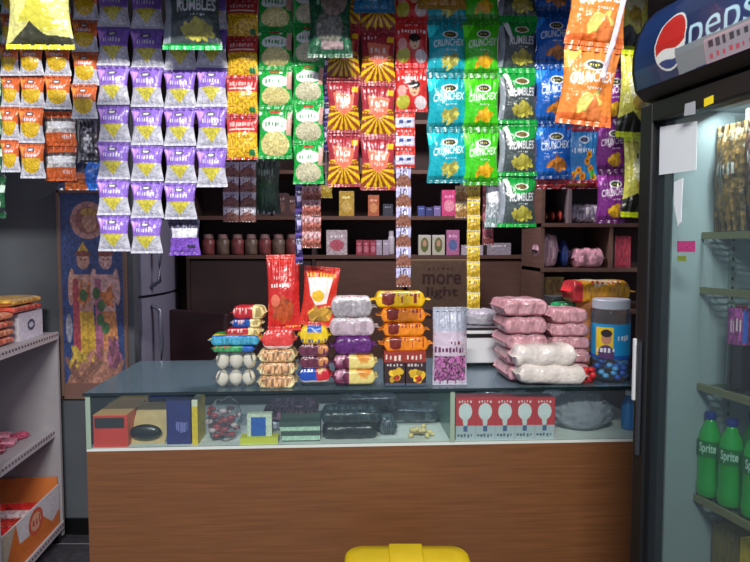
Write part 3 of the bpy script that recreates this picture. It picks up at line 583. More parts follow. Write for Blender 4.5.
# weighing scale
u0, zt = cpix(465, 331, .36); u1, zb = cpix(499, 366, .36)
sc = tag(empty('weighing_scale', C((u0 + u1) / 2, .36, 1.0), YAW), 'white weighing scale with a black band behind the candy pouch', 'weighing scale'); ws = u1 - u0
MW = mat('scale_white', (236, 240, 240), .4)
MB().box(-ws / 2, ws / 2, 0, .2, .016, zt - 1.0).build('body', MW, sc, bevel=.006)
MB().box(-ws / 2 + .004, ws / 2 - .004, -.003, 0, zt - 1.028, zt - 1.012).build('display_band', M_BLACK, sc)
for q in (-1, 1):
    for r in (.03, .17): MB().lathe([(.011, 0), (.011, .018)], (q * (ws / 2 - .02), r, 0), 14).build('foot', mat('rubber', (40, 44, 46), .8), sc)
MB().lathe([(.02, 0), (.02, .012)], (0, .1, zt - 1.0)).box(-.085, .085, 0, .2, zt - .988, zt - .982).build('pan', mat('brushed_steel', (190, 192, 196), .3, .8), sc)
m = MB().lathe([(.07, 0), (.085, .01), (.08, .05), (.05, .065), (.015, .07)], (0, 0, 0), 20)
m.v = [(x * 1 + .006 * math.sin(z * 300 + x * 90), y, z * .9 + .004 * math.sin(x * 140)) for x, y, z in m.v]
u, z = cpix(481, 316, .46); tag(m.build('plastic_bag', mat('grey_plastic', (176, 178, 186), .35, bump=(40, .8)), None, C(u, .46, zt + .019), smooth=True), 'crumpled grey plastic bag on the pan of the scale', 'bag')
# two piles of pink packets
def pinkart(k): a = A(70, 40, (196, 146, 154)); a.speck(0, 0, 1, 1, .14, 3); a.poly([(.1, .35), (.5, .25), (.95, .4), (.6, .5)], (236, 214, 220)) if k % 2 == 0 else a.rect(.1, .2, .6, .26, (232, 200, 206)); a.rect(0, .85, 1, 1, (180, 110, 124)); return a
for i, (x0, x1, y0, y1) in enumerate(((506, 549, 366, 382), (506, 550, 350, 366), (504, 550, 335, 350), (504, 550, 317, 335), (502, 550, 300, 317))):
    lying('pink_packet', x0, x1, y0, y1, .07, .2, pinkart(i), 'pink flour packet, %s in the taller pile beside the scale' % ORD[i], 'packet', 'pink packets in the taller pile', fin=.006, lump=.04, yaw=.03 * (-1) ** i)
for i, (x0, x1, y0, y1) in enumerate(((550, 592, 364, 380), (550, 593, 350, 364), (550, 592, 337, 350), (549, 592, 324, 337), (549, 590, 309, 324))):
    lying('pink_packet', x0, x1, y0, y1, .12, .15, pinkart(i + 1), 'pink flour packet, %s in the lower pile beside the jar' % ORD[i], 'packet', 'pink packets in the lower pile', fin=.006, lump=.04, yaw=.03 * (-1) ** i)
def flour(): a = A(60, 40, (228, 220, 212)); a.speck(0, 0, 1, 1, .03, 4); return a
FL = dict(ex=2.8, lump=.07)
lying('flour_bag', 516, 590, 366, 385.5, .0, .1, flour(), 'white bag of flour lying lowest before the pink packets', 'bag', fin=.012, roll=.05, **FL)
lying('flour_bag', 513, 581, 346, 367.5, .004, .11, flour(), 'white bag of flour lying on top of the other white bag', 'bag', fin=.012, **FL)
# red candy heap as single sweets
u, z = cpix(592, 384, .02)
for i in range(9):
    c = C(u + random.uniform(-.03, .022), .06 + random.uniform(-.02, .02), 1.012 + .017 * (i // 3))
    tag(MB().ball((0, 0, 0), .013, 10, sc=(1.2, .9, .9), jit=.1).build('wrapped_sweet', mat('red_wrapper', (206, 46, 50), .3, coat=.4), None, c, (0, random.random(), random.random() * 3), smooth=True), 'small red wrapped sweet in the heap beside the blue jar', 'sweet', 'red wrapped sweets')
# jar
u0, zt = cpix(601, 300, .05); u1, zb = cpix(637, 384, .05); r = (u1 - u0) / 2; H = zt - 1.0
jr = tag(empty('candy_jar', C((u0 + u1) / 2, .05 + r, 1.001), YAW), 'clear plastic jar of blue sweets with a blue and yellow label', 'jar')
MB().lathe([(r * .96, 0), (r, .01), (r, H * .78), (r * .93, H * .85), (r * .86, H * .88)], n=32).build('jar_body', JARGL, jr, smooth=True)
MB().lathe([(r * .92, H * .87), (r * .95, H * .88), (r * .95, H * .975), (r * .9, H * .99)], n=32).build('lid', mat('grey_lid', (176, 186, 196), .4), jr, smooth=False)
a = A(90, 70, (22, 150, 210)); a.rect(0, .9, 1, 1, (20, 90, 180)); a.rect(.2, .1, .56, .92, (238, 206, 40)); a.ell(.42, .42, .1, .17, (200, 140, 110)); a.ell(.42, .27, .11, .11, (40, 30, 40)); a.ell(.42, .85, .16, .25, (90, 60, 110)); a.squig(.22, .68, .62, .82, (235, 240, 250), 5); a.squig(.65, .3, .9, .5, (220, 235, 245), 4)
TH = np.linspace(-3.25, -.75, 90); pts = np.array([[[(r + .0012) * math.cos(t), (r + .0012) * math.sin(t), H * (.70 - .42 * q)] for t in TH] for q in np.linspace(0, 1, 70)])
link('label', grid_mesh('label', pts, a.a, CARD), jr)
for i in range(80):
    an = random.random() * 6.28; rr = r * .84 * random.random() ** .25; z = .014 + (i / 80) * H * .45
    MB().ball((rr * math.cos(an), rr * math.sin(an), z), .011, 8, sc=(1.2, 1, .9)).build('blue_sweet', mat(('blue_wrapper', 'dark_blue_wrapper')[i % 2], ((110, 200, 250), (60, 110, 210))[i % 2], .3, coat=.4), jr, smooth=True)
# orange tub + yellow pouches behind the jar
a = A(100, 40, (232, 168, 40)); a.rect(0, 0, .22, 1, (200, 50, 56)); a.poly([(.3, .2), (.6, .1), (.8, .5), (.4, .7)], (240, 220, 170)); a.squig(.35, .4, .8, .6, (190, 50, 40), 6); a.speck(0, 0, 1, 1, .18, 3)
lying('snack_pouch', 568, 636, 281, 303, .22, .14, a, 'yellow and red snack pouch lying above the clear jar', 'pouch', fin=.02, lump=.06)
a = A(50, 30, (40, 140, 84)); a.speck(0, 0, 1, 1, .25); a.squig(.2, .4, .8, .6, (180, 220, 190), 4)
lying('snack_packet', 556, 592, 303, 314, .3, .1, a, 'green packet lying behind the lower pink pile', 'packet', fin=.01, yaw=.1)
u, z = cpix(602, 300, .28)
tag(MB().lathe([(.09, 0), (.1, .01), (.1, zt - 1.0 - .03), (.09, zt - 1.0 + .0)], n=24).build('snack_tub', mat('orange_tub', (206, 140, 84), .4, noise=(20, .3)), None, C(u, .3, 1.0), smooth=True), 'orange brown tub standing behind the clear jar', 'tub')
u, z = cpix(574, 330, .42)
a = A(50, 60, (60, 70, 70)); a.speck(0, 0, 1, 1, .2)
tag(link('stock_carton', box_mesh('stock_carton', .2, .1, zt - 1.0 - .02, a, (60, 60, 60)), None, C(u, .43, 1.0), (0, 0, YAW)), 'dark carton behind the pink piles', 'carton')

# ------------------------------------------------------------------ goods inside the display case
ZD = DZ + .006
a = A(70, 50, (206, 52, 34)); a.rect(.05, .1, .9, .42, (30, 26, 28)); a.rect(0, 0, 1, .05, (236, 110, 50)); a.speck(0, 0, 1, 1, .05, 3)
lying('red_carton', 93, 128, 415, 447, .012, .2, a, 'open red orange carton with a black window in the case', 'carton', kind='box', side=(216, 90, 40), z0=ZD, top=(196, 150, 96))
a = A(50, 30, (196, 160, 108)); a.speck(0, 0, 1, 1, .15)
lying('tan_carton', 108, 150, 404, 445, .23, .14, a, 'tan carton standing behind the open red carton', 'carton', kind='box', side=(170, 130, 90), z0=ZD)
u, z = cpix(146, 440, .03)
sh = tag(empty('belt_card', C(u, .03, ZD), YAW), 'tan card holding a black rounded pouch in the case', 'display card')
m = MB().box(-.065, .06, .015, .02, .0, .13); m.v = [(x + z * .12, y + z * .5, z) for x, y, z in m.v]; m.build('card', mat('tan_card', (190, 160, 104), .6, noise=(30, .15)), sh)
MB().ball((-.005, .012, .042), .056, 18, sc=(1, .3, .5)).build('black_pouch', M_BLACK, sh, smooth=True)
a = A(40, 60, (32, 34, 104)); a.speck(0, 0, 1, 1, .12); a.squig(.4, .5, .9, .75, (130, 130, 190), 6)
lying('navy_carton', 166, 191, 398, 445, .03, .06, a, 'navy blue carton standing upright in the case', 'carton', kind='box', side=(30, 30, 90), z0=ZD)
a = A(40, 20, (40, 40, 140)); a.speck(0, 0, 1, 1, .1)
lying('navy_carton', 148, 192, 397, 407, .16, .1, a, 'small dark blue carton lying behind the black pouch', 'carton', kind='box', side=(30, 30, 90), z0=None)
lying('carton_stack_box', 150, 190, 407, 440, .17, .09, plain((150, 130, 100)), 'plain brown carton under the small dark blue carton', 'carton', kind='box', z0=ZD)
a = A(16, 60, (226, 190, 30)); a.rect(0, 0, 1, .15, (220, 220, 190)); a.speck(0, 0, 1, 1, .08)
lying('yellow_booklet', 191.5, 198, 400, 444, .02, .12, a, 'narrow yellow pack upright beside the navy carton', 'pack', kind='box', side=(200, 180, 60), z0=ZD)
u0, zt2 = cpix(202, 404, .03); u1, _ = cpix(241, 440, .03); w = u1 - u0; h = zt2 - ZD
bp_ = tag(empty('sweet_bag', C((u0 + u1) / 2, .03, ZD), YAW), 'clear bag of red and white sweets in the case', 'bag')
for i in range(44):
    MB().ball((random.uniform(-.5, .5) * w * .8, .02 + random.random() * .09, .012 + random.random() * h * .7), .011, 8, sc=(1.4, 1, .8)).build('sweet', mat(*(('red_sweet', (166, 40, 50), .3), ('pale_sweet', (206, 180, 180), .3))[i % 3 == 0]), bp_, smooth=True)
link('film', wrap_mesh('film', w * 1.02, .13, h, A(20, 10, (200, 200, 200)), m=CLEAR, lump=.08), bp_, (0, .065, 0))
a = A(44, 40, (206, 214, 190)); a.rect(.15, .12, .75, .8, (30, 92, 176)); a.rect(0, .85, 1, 1, (190, 200, 60)); a.speck(0, 0, 1, 1, .1)
lying('card_packet', 247, 272, 414, 438, .03, .03, a, 'blue and white packet leaning beside the sweet bag', 'packet', kind='box', z0=ZD)
a = A(40, 12, (206, 206, 60)); lying('card_packet', 240, 278, 438, 442, .012, .05, a, 'thin yellow packet lying flat before the blue one', 'packet', kind='box', z0=ZD)
for i in range(4):
    a = A(60, 12, ((176, 206, 180), (60, 80, 70))[i % 2]); a.speck(0, 0, 1, 1, .12); lo = ('bottom', 'second', 'third', 'top')[i]
    lying('flat_packet', 282 - i, 320, 440 - 4.5 * (i + 1), 440 - 4.5 * i, .03, .14, a, f'flat pale green packet, {lo} layer of the pile in the case' if i % 2 == 0 else f'flat dark green packet, {lo} layer of the pile in the case', 'packet', 'flat green packets', kind='box')
def blackbox(x0, x1, y0, y1, v, d, lab, c=(26, 32, 34)):
    a = A(60, 24, c); a.speck(0, 0, 1, 1, .5, 2); a.squig(.15, .2, .9, .4, (90, 110, 116), 8); return lying('black_tray', x0, x1, y0, y1, v, d, a, lab, 'tray', kind='wrap', fin=.004, lump=.03, ex=3.5)
blackbox(322, 378, 425, 440, .04, .12, 'glossy black tray of trinkets, lowest in the case')
blackbox(320, 382, 411, 425, .05, .12, 'glossy black tray resting on the lowest one', (38, 52, 56))
blackbox(378, 398, 418, 439, .09, .1, 'small dark pack beside the black trays', (60, 70, 74))
a = A(60, 24, (96, 66, 84)); a.speck(0, 0, 1, 1, .7, 2)
lying('trinket_tray', 262, 318, 406, 421, .14, .14, a, 'dark plum tray of small goods behind the flat green packets', 'tray', fin=.006)
lying('trinket_tray', 262, 320, 421, 438, .16, .14, A(60, 24, (150, 150, 170)).speck(0, 0, 1, 1, .5, 3), 'pale lilac tray under the plum tray', 'tray', fin=.006, z0=ZD)
lying('trinket_tray', 336, 400, 398, 411, .2, .16, A(60, 24, (70, 76, 84)).speck(0, 0, 1, 1, .6, 3), 'grey tray of small goods at the back of the case', 'tray', fin=.006)
lying('trinket_tray', 336, 440, 411, 434, .22, .16, A(60, 24, (92, 104, 110)).speck(0, 0, 1, 1, .4, 3), 'wide grey green box at the back of the case', 'tray', fin=.006, z0=ZD)
u, z = cpix(420, 434, .06)
for i in range(22):
    r_ = random.random() ** .5; an = random.random() * 6.28
    tag(MB().ball((0, 0, 0), .0105, 8, sc=(1.3, .9, .8), jit=.1).build('peanut_sweet', mat('pale_yellow_sweet', (226, 204, 140), .5), None, C(u + .045 * r_ * math.cos(an), .07 + .035 * r_ * math.sin(an), ZD + .01 + .05 * (1 - r_) * random.random()), (random.random(), 0, random.random() * 3), smooth=True), 'pale yellow sweet in the loose heap inside the case', 'sweet', 'pale yellow sweets in the case')
a = A(44, 80, (196, 38, 44)); a.rect(0, .66, 1, 1, (176, 186, 190)); a.ell(.48, .33, .33, .2, (216, 222, 220)); a.poly([(.33, .42), (.63, .42), (.56, .7), (.4, .7)], (206, 214, 210)); a.rect(.38, .66, .6, .8, (70, 90, 130)); a.squig(.15, .06, .85, .13, (240, 220, 220), 5); a.squig(.1, .84, .9, .94, (80, 90, 100), 5); a.rect(.97, 0, 1, 1, (140, 24, 30))
place = ('nearest the glass divider', 'second from the glass divider', 'in the middle of the row of five', 'fourth from the glass divider', 'at the end beside the clear bags')
for i in range(5):
    lying('light_bulb_carton', 456 + i * 19.8, 475.4 + i * 19.8, 398, 438 - .0 * i, .02, .062, a, 'red bulb carton with a white bulb, ' + place[i], 'bulb carton', 'red light bulb cartons', kind='box', side=(196, 50, 56), z0=ZD)
def crumpled(name, px0, px1, py0, py1, v, d, label, k):
    u0, zt = cpix(px0, py0, v); u1, _ = cpix(px1, py1, v); w = u1 - u0; h = zt - ZD
    m = MB().lathe([(max(.001, math.sin(math.pi * (i + .3) / 37)) ** .8, -math.cos(math.pi * (i + .3) / 37)) for i in range(37)], n=64); vs = []
    for x, y, z in m.v:
        q = Vector((x * 2.6 + k * 7, y * 2.6, z * 2.6)); f = 1 + .30 * (.5 - abs(noise.noise(q))) + .16 * (.5 - abs(noise.noise(q * 2.7))) - .18
        vs.append((x * w / 2 * f, y * d / 2 * f, min(1.06, max(0, (z * .5 + .5) * f)) * h))
    m.v = vs
    return tag(m.build(name, glass('hazy_poly_bag', (240, 242, 248), .4, .14, .34, (222, 226, 238), .6), None, C((u0 + u1) / 2, v + d / 2, ZD), (0, 0, YAW), smooth=True), label, 'bag')
crumpled('poly_bag', 560, 622, 399, 432, .05, .18, 'large crumpled clear plastic bag beside the bulb cartons', 1)
crumpled('poly_bag', 545, 580, 396, 430, .24, .16, 'clear plastic bag behind the bulb cartons', 4)
crumpled('poly_bag', 470, 540, 393, 425, .26, .14, 'flat clear plastic bag filling the back of the case', 2)
u, z = cpix(631, 430, .1)
MBL = mat('blue_bottle_plastic', (40, 120, 190), .25, coat=.5)
b_ = tag(empty('water_bottle', C(u, .12, ZD), 0), 'small blue bottle at the end of the case by the cooler', 'bottle')
MB().lathe([(.026, 0), (.028, .01), (.028, .1), (.012, .125), (.012, .132)]).build('bottle_body', MBL, b_, smooth=True); MB().lathe([(.014, .13), (.014, .148)]).build('cap', mat('white_cap', (220, 220, 224), .4), b_)

# ------------------------------------------------------------------ yellow plastic bin before the counter
cb = P(406, 543, 1.86); MY = mat('yellow_plastic', (206, 178, 6), .42, coat=.1, noise=(14, .06)); zb = cb.z
yb = tag(empty('plastic_bin', (cb.x, 1.70, 0), 0), 'bright yellow plastic bin standing before the counter', 'bin')
m = MB(); n = 40
def rr(w, d, r, z):
    o = []
    for qx, qy, a0 in ((1, 1, 0), (-1, 1, 90), (-1, -1, 180), (1, -1, 270)):
        for i in range(8):
            an = R(a0 + i * 90 / 7); o.append((qx * (w - r) + r * math.cos(an), qy * (d - r) + r * math.sin(an), z))
    return o
def loft(rings):
    k = len(rings[0]); vs = sum(rings, []); fs = [(j * k + i, j * k + (i + 1) % k, (j + 1) * k + (i + 1) % k, (j + 1) * k + i) for j in range(len(rings) - 1) for i in range(k)]
    fs.append(tuple(range(k))[::-1]); fs.append(tuple(range((len(rings) - 1) * k, len(rings) * k))); return MB().add(vs, fs)
loft([rr(.15, .12, .04, 0), rr(.178, .145, .045, zb - .035)]).build('bin_body', MY, yb, smooth=True)
loft([rr(.19, .155, .05, zb - .05), rr(.192, .157, .05, zb - .014), rr(.184, .15, .05, zb - .004), rr(.15, .12, .03, zb - .002)]).build('lid', MY, yb, smooth=True)
MB().box(-.056, .05, -.13, .15, zb - .006, zb + .005).build('lid_panel', MY, yb, bevel=.005)
MB().box(-.03, .09, -.1595, -.157, zb - .04, zb - .024).build('red_sticker', mat('faded_red_print', (176, 84, 20), .6, noise=(60, .5)), yb)

# ------------------------------------------------------------------ glass door drinks cooler
FO = Vector((.736, 1.6, 0)); FD = Vector((.233, -.9725, 0)).normalized(); FN = Vector((-FD.y, FD.x, 0))
frz = math.atan2(FD.y, FD.x)
ck = tag(empty('drinks_cooler', FO, frz), 'tall black glass door drinks cooler with a blue lit header', 'drinks cooler')
# local axes: X along the front toward the viewer's side, Y into the cabinet
LW, LD, LH = .66, .62, 1.865
MK = mat('cooler_black', (9, 9, 12), .5); MI = mat('cooler_liner', (160, 168, 174), .5); MGK = mat('gasket', (22, 24, 28), .6)
def P2(name, x0, x1, y0, y1, z0, z1, m, bevel=0, par=None): return MB().box(x0, x1, y0, y1, z0, z1).build(name, m, par or ck, bevel=bevel)
P2('cabinet_side', .0, .04, .01, LD, .08, LH, MK); P2('cabinet_side', LW - .04, LW, .01, LD, .08, LH, MK); P2('cabinet_back', .04, LW - .04, LD - .04, LD, .08, LH, MK)
P2('cabinet_base', .0, LW, .02, LD, .02, .1, MK); P2('cabinet_top', 0, LW, .01, LD, LH, LH + .02, MK)
m = MB().box(.04, .052, .02, LD - .04, .1, LH).box(LW - .052, LW - .04, .02, LD - .04, .1, LH).box(.052, LW - .052, LD - .052, LD - .04, .1, LH).box(.052, LW - .052, .02, LD - .052, .1, .115).box(.052, LW - .052, .02, LD - .052, LH - .015, LH); m.build('liner', MI, ck)
dr = MB().box(0, .045, -.045, .005, .1, LH).box(LW - .08, LW, -.045, .005, .1, LH).box(.045, LW - .08, -.045, .005, .1, .19).box(.045, LW - .08, -.045, .005, LH - .05, LH).build('door', MK, ck, bevel=.006)
P2('glass_pane', .045, LW - .08, -.024, -.018, .19, LH - .05, GL_DOOR, par=dr)
m = MB().box(.045, .066, -.018, .004, .19, LH - .05).box(LW - .1, LW - .08, -.018, .004, .19, LH - .05); m.build('gasket', MGK, dr)
MB().tube([(.03, -.05, .95), (.03, -.05, 1.25)], .006).build('trim_rib', mat('cooler_grey', (40, 42, 48), .4), dr)
w0 = on_plane(634, 338, FO - FN * .046, FN); w1 = on_plane(634, 400, FO - FN * .046, FN)
P2('white_strip', .002, .012, -.052, -.045, w1.z, w0.z, mat('white_plastic', (206, 210, 212), .4), bevel=.002, par=dr)
def fpx(px, py, n):
    q = on_plane(px, py, FO + FN * n, FN) - FO; return q.dot(FD), q.z
def patch(name, pix, n, m, parent):
    MBp = MB(); pts = [fpx(x, y, n) for x, y in pix]; k = len(pts)
    MBp.add([(a, n, b) for a, b in pts] + [(a, n + .0012, b) for a, b in pts], [tuple(range(k)), tuple(range(k, 2 * k))[::-1]] + [(i, (i + 1) % k, (i + 1) % k + k, i + k) for i in range(k)]); return MBp.build(name, m, parent)
MWH = mat('white_paper', (214, 220, 224), .6)
patch('paper_notice', [(660, 127), (697, 121), (696, 170), (659, 175)], -.026, MWH, dr)
patch('torn_sticker', [(674, 182), (683, 178), (682, 196), (681, 222), (678, 226), (674, 205)], -.026, MWH, dr)
patch('yellow_tag', [(704, 99), (713, 95), (713, 103), (704, 107)], -.047, mat('tag_yellow', (230, 206, 30), .5), dr)
patch('grey_tag', [(685, 104), (695, 101), (695, 114), (684, 116)], -.047, mat('tag_grey', (160, 164, 170), .5), dr)
patch('pink_label', [(677, 241), (695, 241), (695, 252), (677, 252)], -.026, mat('label_pink', (180, 60, 120), .5, noise=(200, .3)), dr)
patch('green_label', [(677, 256), (686, 256), (686, 261), (677, 261)], -.026, mat('label_green', (120, 140, 50), .5), dr)
# header
prof = [(.012, 1.872), (-.035, 1.876), (-.062, 1.90), (-.072, 1.945), (-.072, 1.985), (-.062, 2.03), (-.04, 2.075), (-.01, 2.105), (.03, 2.115)]
hd = MB(); k = len(prof); vs = [(x, y, z) for x in (0.0, LW) for y, z in prof + [(.14, 2.115), (.14, 1.872)]]; kk = k + 2
hd.add(vs, [tuple(range(kk)), tuple(range(kk, 2 * kk))[::-1]] + [(i, (i + 1) % kk, (i + 1) % kk + kk, i + kk) for i in range(kk)]).build('header_box', MK, ck)
pa = np.array(prof[2:-1])[::-1]; dl = np.r_[0, np.cumsum(np.hypot(*np.diff(pa, axis=0).T))]; NT, NW = 150, 380
tt = np.linspace(0, dl[-1], NT); py_, pz_ = np.interp(tt, dl, pa[:, 0]), np.interp(tt, dl, pa[:, 1])
h_pts = np.zeros((NT, NW, 3)); h_pts[:, :, 0] = np.linspace(.012, LW - .012, NW)[None]; h_pts[:, :, 1] = (py_ - .0015)[:, None]; h_pts[:, :, 2] = pz_[:, None]
a = A(NW, NT, (26, 48, 92)); a.a *= (1 + .25 * np.sin(a.X * 9 + a.Y * 4) * .4)[..., None]; a.a = np.clip(a.a, 0, 255)
ax = lambda s: (s - .012) / (LW - .024)
zrow = lambda z: float(np.interp(-z, -pz_, np.linspace(0, 1, NT)))
def hpx(px, py): s, z = fpx(px, py, -.07); return ax(s), zrow(z)
cx, cy = hpx(671, 41); cx0, _ = hpx(656, 41); cx1, _ = hpx(687, 41); _, ct = hpx(671, 13); _, cbm = hpx(671, 69); rx, ry = (cx1 - cx0) / 2, (cbm - ct) / 2
EL = lambda s=1.0: ((a.X - cx) / (rx * s)) ** 2 + ((a.Y - cy) / (ry * s)) ** 2 < 1
a.put(EL(1.0), (214, 218, 214)); dd = (a.Y - cy) / ry - ((a.X - cx) / rx) * -.35
wv = .22 * np.sin((a.X - cx) / rx * 2.4)
a.put(EL(.93) & (dd < .25 + wv), (186, 44, 40)); a.put(EL(.93) & (dd > .62 + wv), (24, 60, 120))
lx0, _ = hpx(690, 40); lx1 = lx0 + (hpx(744, 20)[0] - lx0) * 1.36
_, ly0 = hpx(716, 4); _, ly1 = hpx(716, 47)
a.text('pepsi', lx0, ly0, lx1, ly1, (170, 208, 222), bold=.0)
gx0, gy0 = hpx(676, 47); gx1, gy1 = hpx(679, 82); a.poly([(gx0, gy0 + .02), (lx1 + .1, gy0 + .04), (lx1 + .1, gy1 - .06), (gx0 + .01, gy1)], (122, 134, 140))
bx0, by0 = hpx(705, 42); a.rect(bx0, gy0 + .06, min(.98, bx0 + .36), gy0 + .29, (176, 150, 160)); a.rect(bx0 + .005, gy0 + .075, min(.975, bx0 + .355), gy0 + .275, (150, 148, 158)); a.squig(bx0 + .02, gy0 + .08, bx0 + .34, gy0 + .17, (50, 54, 70), 11); a.squig(bx0 + .02, gy0 + .2, bx0 + .34, gy0 + .26, (180, 70, 90), 12)
link('header_sign', grid_mesh('header_sign', h_pts, a.a, SHEET), ck)
# shelves and pilaster
MWIRE = mat('shelf_wire', (150, 160, 140), .35, .5); MSTR = mat('shelf_front', (126, 120, 88), .5)
for zs in (1.535, 1.392, 1.137, .836, .50):
    sh_ = MB(); 
    for i in range(26): sh_.box(.056 + i * .0215, .0585 + i * .0215, .12, .54, zs - .008, zs - .004)
    for yy in (.14, .34, .53): sh_.box(.054, .605, yy, yy + .004, zs - .012, zs - .008)
    s_ = sh_.build('wire_shelf', MWIRE, ck); MB().box(.054, .606, .108, .118, zs - .016, zs + .002).build('shelf_front_strip', MSTR, s_)
m = MB().box(.052, .058, .196, .216, .2, 1.84).build('pilaster', mat('pilaster_steel', (150, 160, 158), .4, .3), ck)
m = MB()
for i in range(60): m.box(.0575, .0588, .203, .209, .24 + i * .026, .25 + i * .026)
m.build('pilaster_slots', M_BLACK, ck)
lc = bpy.data.lights.new('cooler_fill_light', 'AREA'); lc.shape = 'RECTANGLE'; lc.size = .5; lc.size_y = .06; lc.energy = 3.0; lc.color = (.9, 1, 1)  # unseen light added to brighten the cooler's inside
lo = bpy.data.objects.new('cooler_fill_light', lc); COL.objects.link(lo); lo.parent = ck; lo.location = (.33, .12, LH - .03); lo.rotation_euler = (R(25), 0, 0)
def fl(s, n, z): return FO + FD * s + FN * n + Vector((0, 0, z))
MG = mat('green_bottle_plastic', (40, 176, 66), .12, coat=.6, trans=.2); MCAPB = mat('blue_cap', (30, 50, 130), .4)
def lbl(r, z0, z1, art, parent, mid=-2.2, span=2.4):
    TH = np.linspace(mid - span / 2, mid + span / 2, art.w); pts = np.array([[[(r) * math.cos(t), r * math.sin(t), z1 + (z0 - z1) * q] for t in TH] for q in np.linspace(0, 1, art.h)])
    return link('label', grid_mesh('label', pts, art.a, CARD), parent)
gp = None
def bottle(name, s, n, z, sc_, matb, matc, art, label, group, lz=(.52, .7)):
    o = tag(empty(name, fl(s, n, z), 0), label, 'bottle', group); r = .031 * sc_; h = .225 * sc_
    MB().lathe([(r * .8, 0), (r * .98, h * .03), (r, h * .12), (r * .93, h * .2), (r * .93, h * .5), (r, h * .56), (r * .97, h * .66), (r * .75, h * .78), (r * .4, h * .89), (r * .36, h * .93)], n=24).build('bottle_body', matb, o, smooth=True)
    MB().lathe([(r * .44, h * .92), (r * .46, h * .93), (r * .46, h * .995), (r * .42, h)], n=18).build('cap', matc, o)
    if art: lbl(r * 1.012, h * lz[0], h * lz[1], art, o)
    return o
ag = A(60, 24, (26, 110, 50)); ag.text('Sprite', .2, .15, .75, .9, (206, 226, 214), bold=.02)
WB = ('the one against the cooler wall', 'middle of the front three', 'the one at the picture edge')
zs = .838
for i, (s, n) in enumerate(((.07, .14), (.135, .145), (.205, .15))):
    bottle('soda_bottle', s, n, zs, 1.0, MG, MCAPB, ag, 'green soda bottle, ' + WB[i], 'green soda bottles', (.5, .68))
for i, (s, n) in enumerate(((.115, .235), (.19, .24))):
    bottle('soda_bottle', s, n, zs, 1.0, MG, MCAPB, None, 'green soda bottle in the row behind, ' + ('nearer the cooler wall', 'nearer the picture edge')[i], 'green soda bottles')
MCO = mat('dark_cola', (34, 20, 20), .12, coat=.6)
ac = A(60, 24, (150, 60, 130)); ac.speck(0, 0, 1, 1, .3, 3); ac.squig(.2, .3, .8, .7, (230, 190, 200), 6); ac.rect(.6, .1, .75, .9, (50, 90, 190))
bottle('cola_bottle', .145, .15, 1.139, .95, MCO, mat('red_cap', (160, 40, 50), .4), ac, 'dark cola bottle with a pink label on the middle shelf', 'dark cola bottles', (.55, .98))
bottle('cola_bottle', .215, .155, 1.139, .95, MCO, mat('red_cap', (160, 40, 50), .4), ac, 'dark cola bottle with a pink label nearer the picture edge', 'dark cola bottles', (.55, .98))
wherep = ('against the cooler wall', 'second from the cooler wall', 'third from the cooler wall', 'nearest the picture edge')
for i, (s, n, w, h, c) in enumerate(((.10, .13, .1, .27, (122, 92, 52)), (.19, .14, .12, .3, (84, 52, 44)), (.265, .15, .11, .26, (110, 84, 48)), (.34, .14, .11, .29, (76, 48, 48)))):
    a = A(50, 70, c); a.speck(0, 0, 1, 1, .35, 3); a.squig(.2, .35, .8, .5, (206, 200, 196), 6); a.heap(.5, .75, .35, .15, (150, 110, 50), 10)
    tag(link('chocolate_pouch', pouch_mesh('chocolate_pouch', w, h, .05, a, .05, 2, (70, 50, 40)), None, fl(s, n + .02, 1.54 + h / 2), (0, 0, frz + .05 * i)), 'brown snack pouch on the top cooler shelf, ' + wherep[i], 'pouch', 'brown pouches in the cooler')
for i, (s, z, c) in enumerate(((.11, .502, (120, 100, 56)), (.20, .502, (206, 170, 36)), (.29, .502, (170, 136, 40)))):
    a = A(50, 30, c); a.speck(0, 0, 1, 1, .12, 3); a.squig(.2, .35, .8, .6, (110, 80, 30), 5)
    tag(link('juice_carton', box_mesh('juice_carton', .085, .1, .26, a, c, m=CARD), None, fl(s, .16, z), (0, 0, frz)), 'yellow carton on the bottom cooler shelf, ' + ('against the cooler wall', 'middle of three', 'nearer the picture edge')[i], 'carton', 'yellow cartons in the cooler')
bk = (36, 60, 52)

# ------------------------------------------------------------------ white goods rack on the other side
SD = Vector((.108, -.994, 0)).normalized(); SN = Vector((-SD.y, SD.x, 0)) ; SNw = Vector((SD.y, -SD.x, 0))   # SNw points to the wall
SO = P(57, 333, 2.98); SO.z = 0
srz = math.atan2(SD.y, SD.x)       # local X toward the camera, local -Y away from the wall
MS = mat('rack_white', (160, 157, 160), .45, noise=(9, .06)); MSE = mat('rack_edge', (184, 180, 184), .45)
rk = tag(empty('display_rack', SO, srz), 'white steel shop rack standing against the side wall', 'rack')
RL = 1.15; RD = .36
# local +Y = FN-like left normal of X: pointing to +x world; wall side is -Y
m = MB().box(-.02, 0, -RD, 0, .03, 1.07); m.build('end_panel', MS, rk)
MB().box(-.02, RL, -RD - .01, -RD, .03, 1.75).build('back_panel', MS, rk)
for x in (.60, 1.12):
    p_ = MB().box(x, x + .022, -.022, 0, 0, 1.07).build('post', MSE, rk)
def rshelf(z, dep, th=.02, off=0.0):
    s_ = MB().box(0, RL, -RD, -RD + dep, z - th, z).build('shelf', MS, rk)
    m = MB().box(0, RL, -RD + dep, -RD + dep + .006, z - th - .012, z + .006)
    m.build('shelf_lip', MSE, s_)
    m = MB()
    for i in range(40): m.box(.01 + i * .028, .022 + i * .028, -RD + dep + .006, -RD + dep + .0075, z - .014, z - .004)
    m.build('lip_holes', mat('hole_dark', (90, 70, 74), .7), s_)
zr1 = 1.5 - (333 - 246.4) / 600 * 2.98; zr2 = 1.5 - (433 - 246.4) / 600 * 2.98
rshelf(zr1, .36); rshelf(zr2, .33); rshelf(.1, .36)
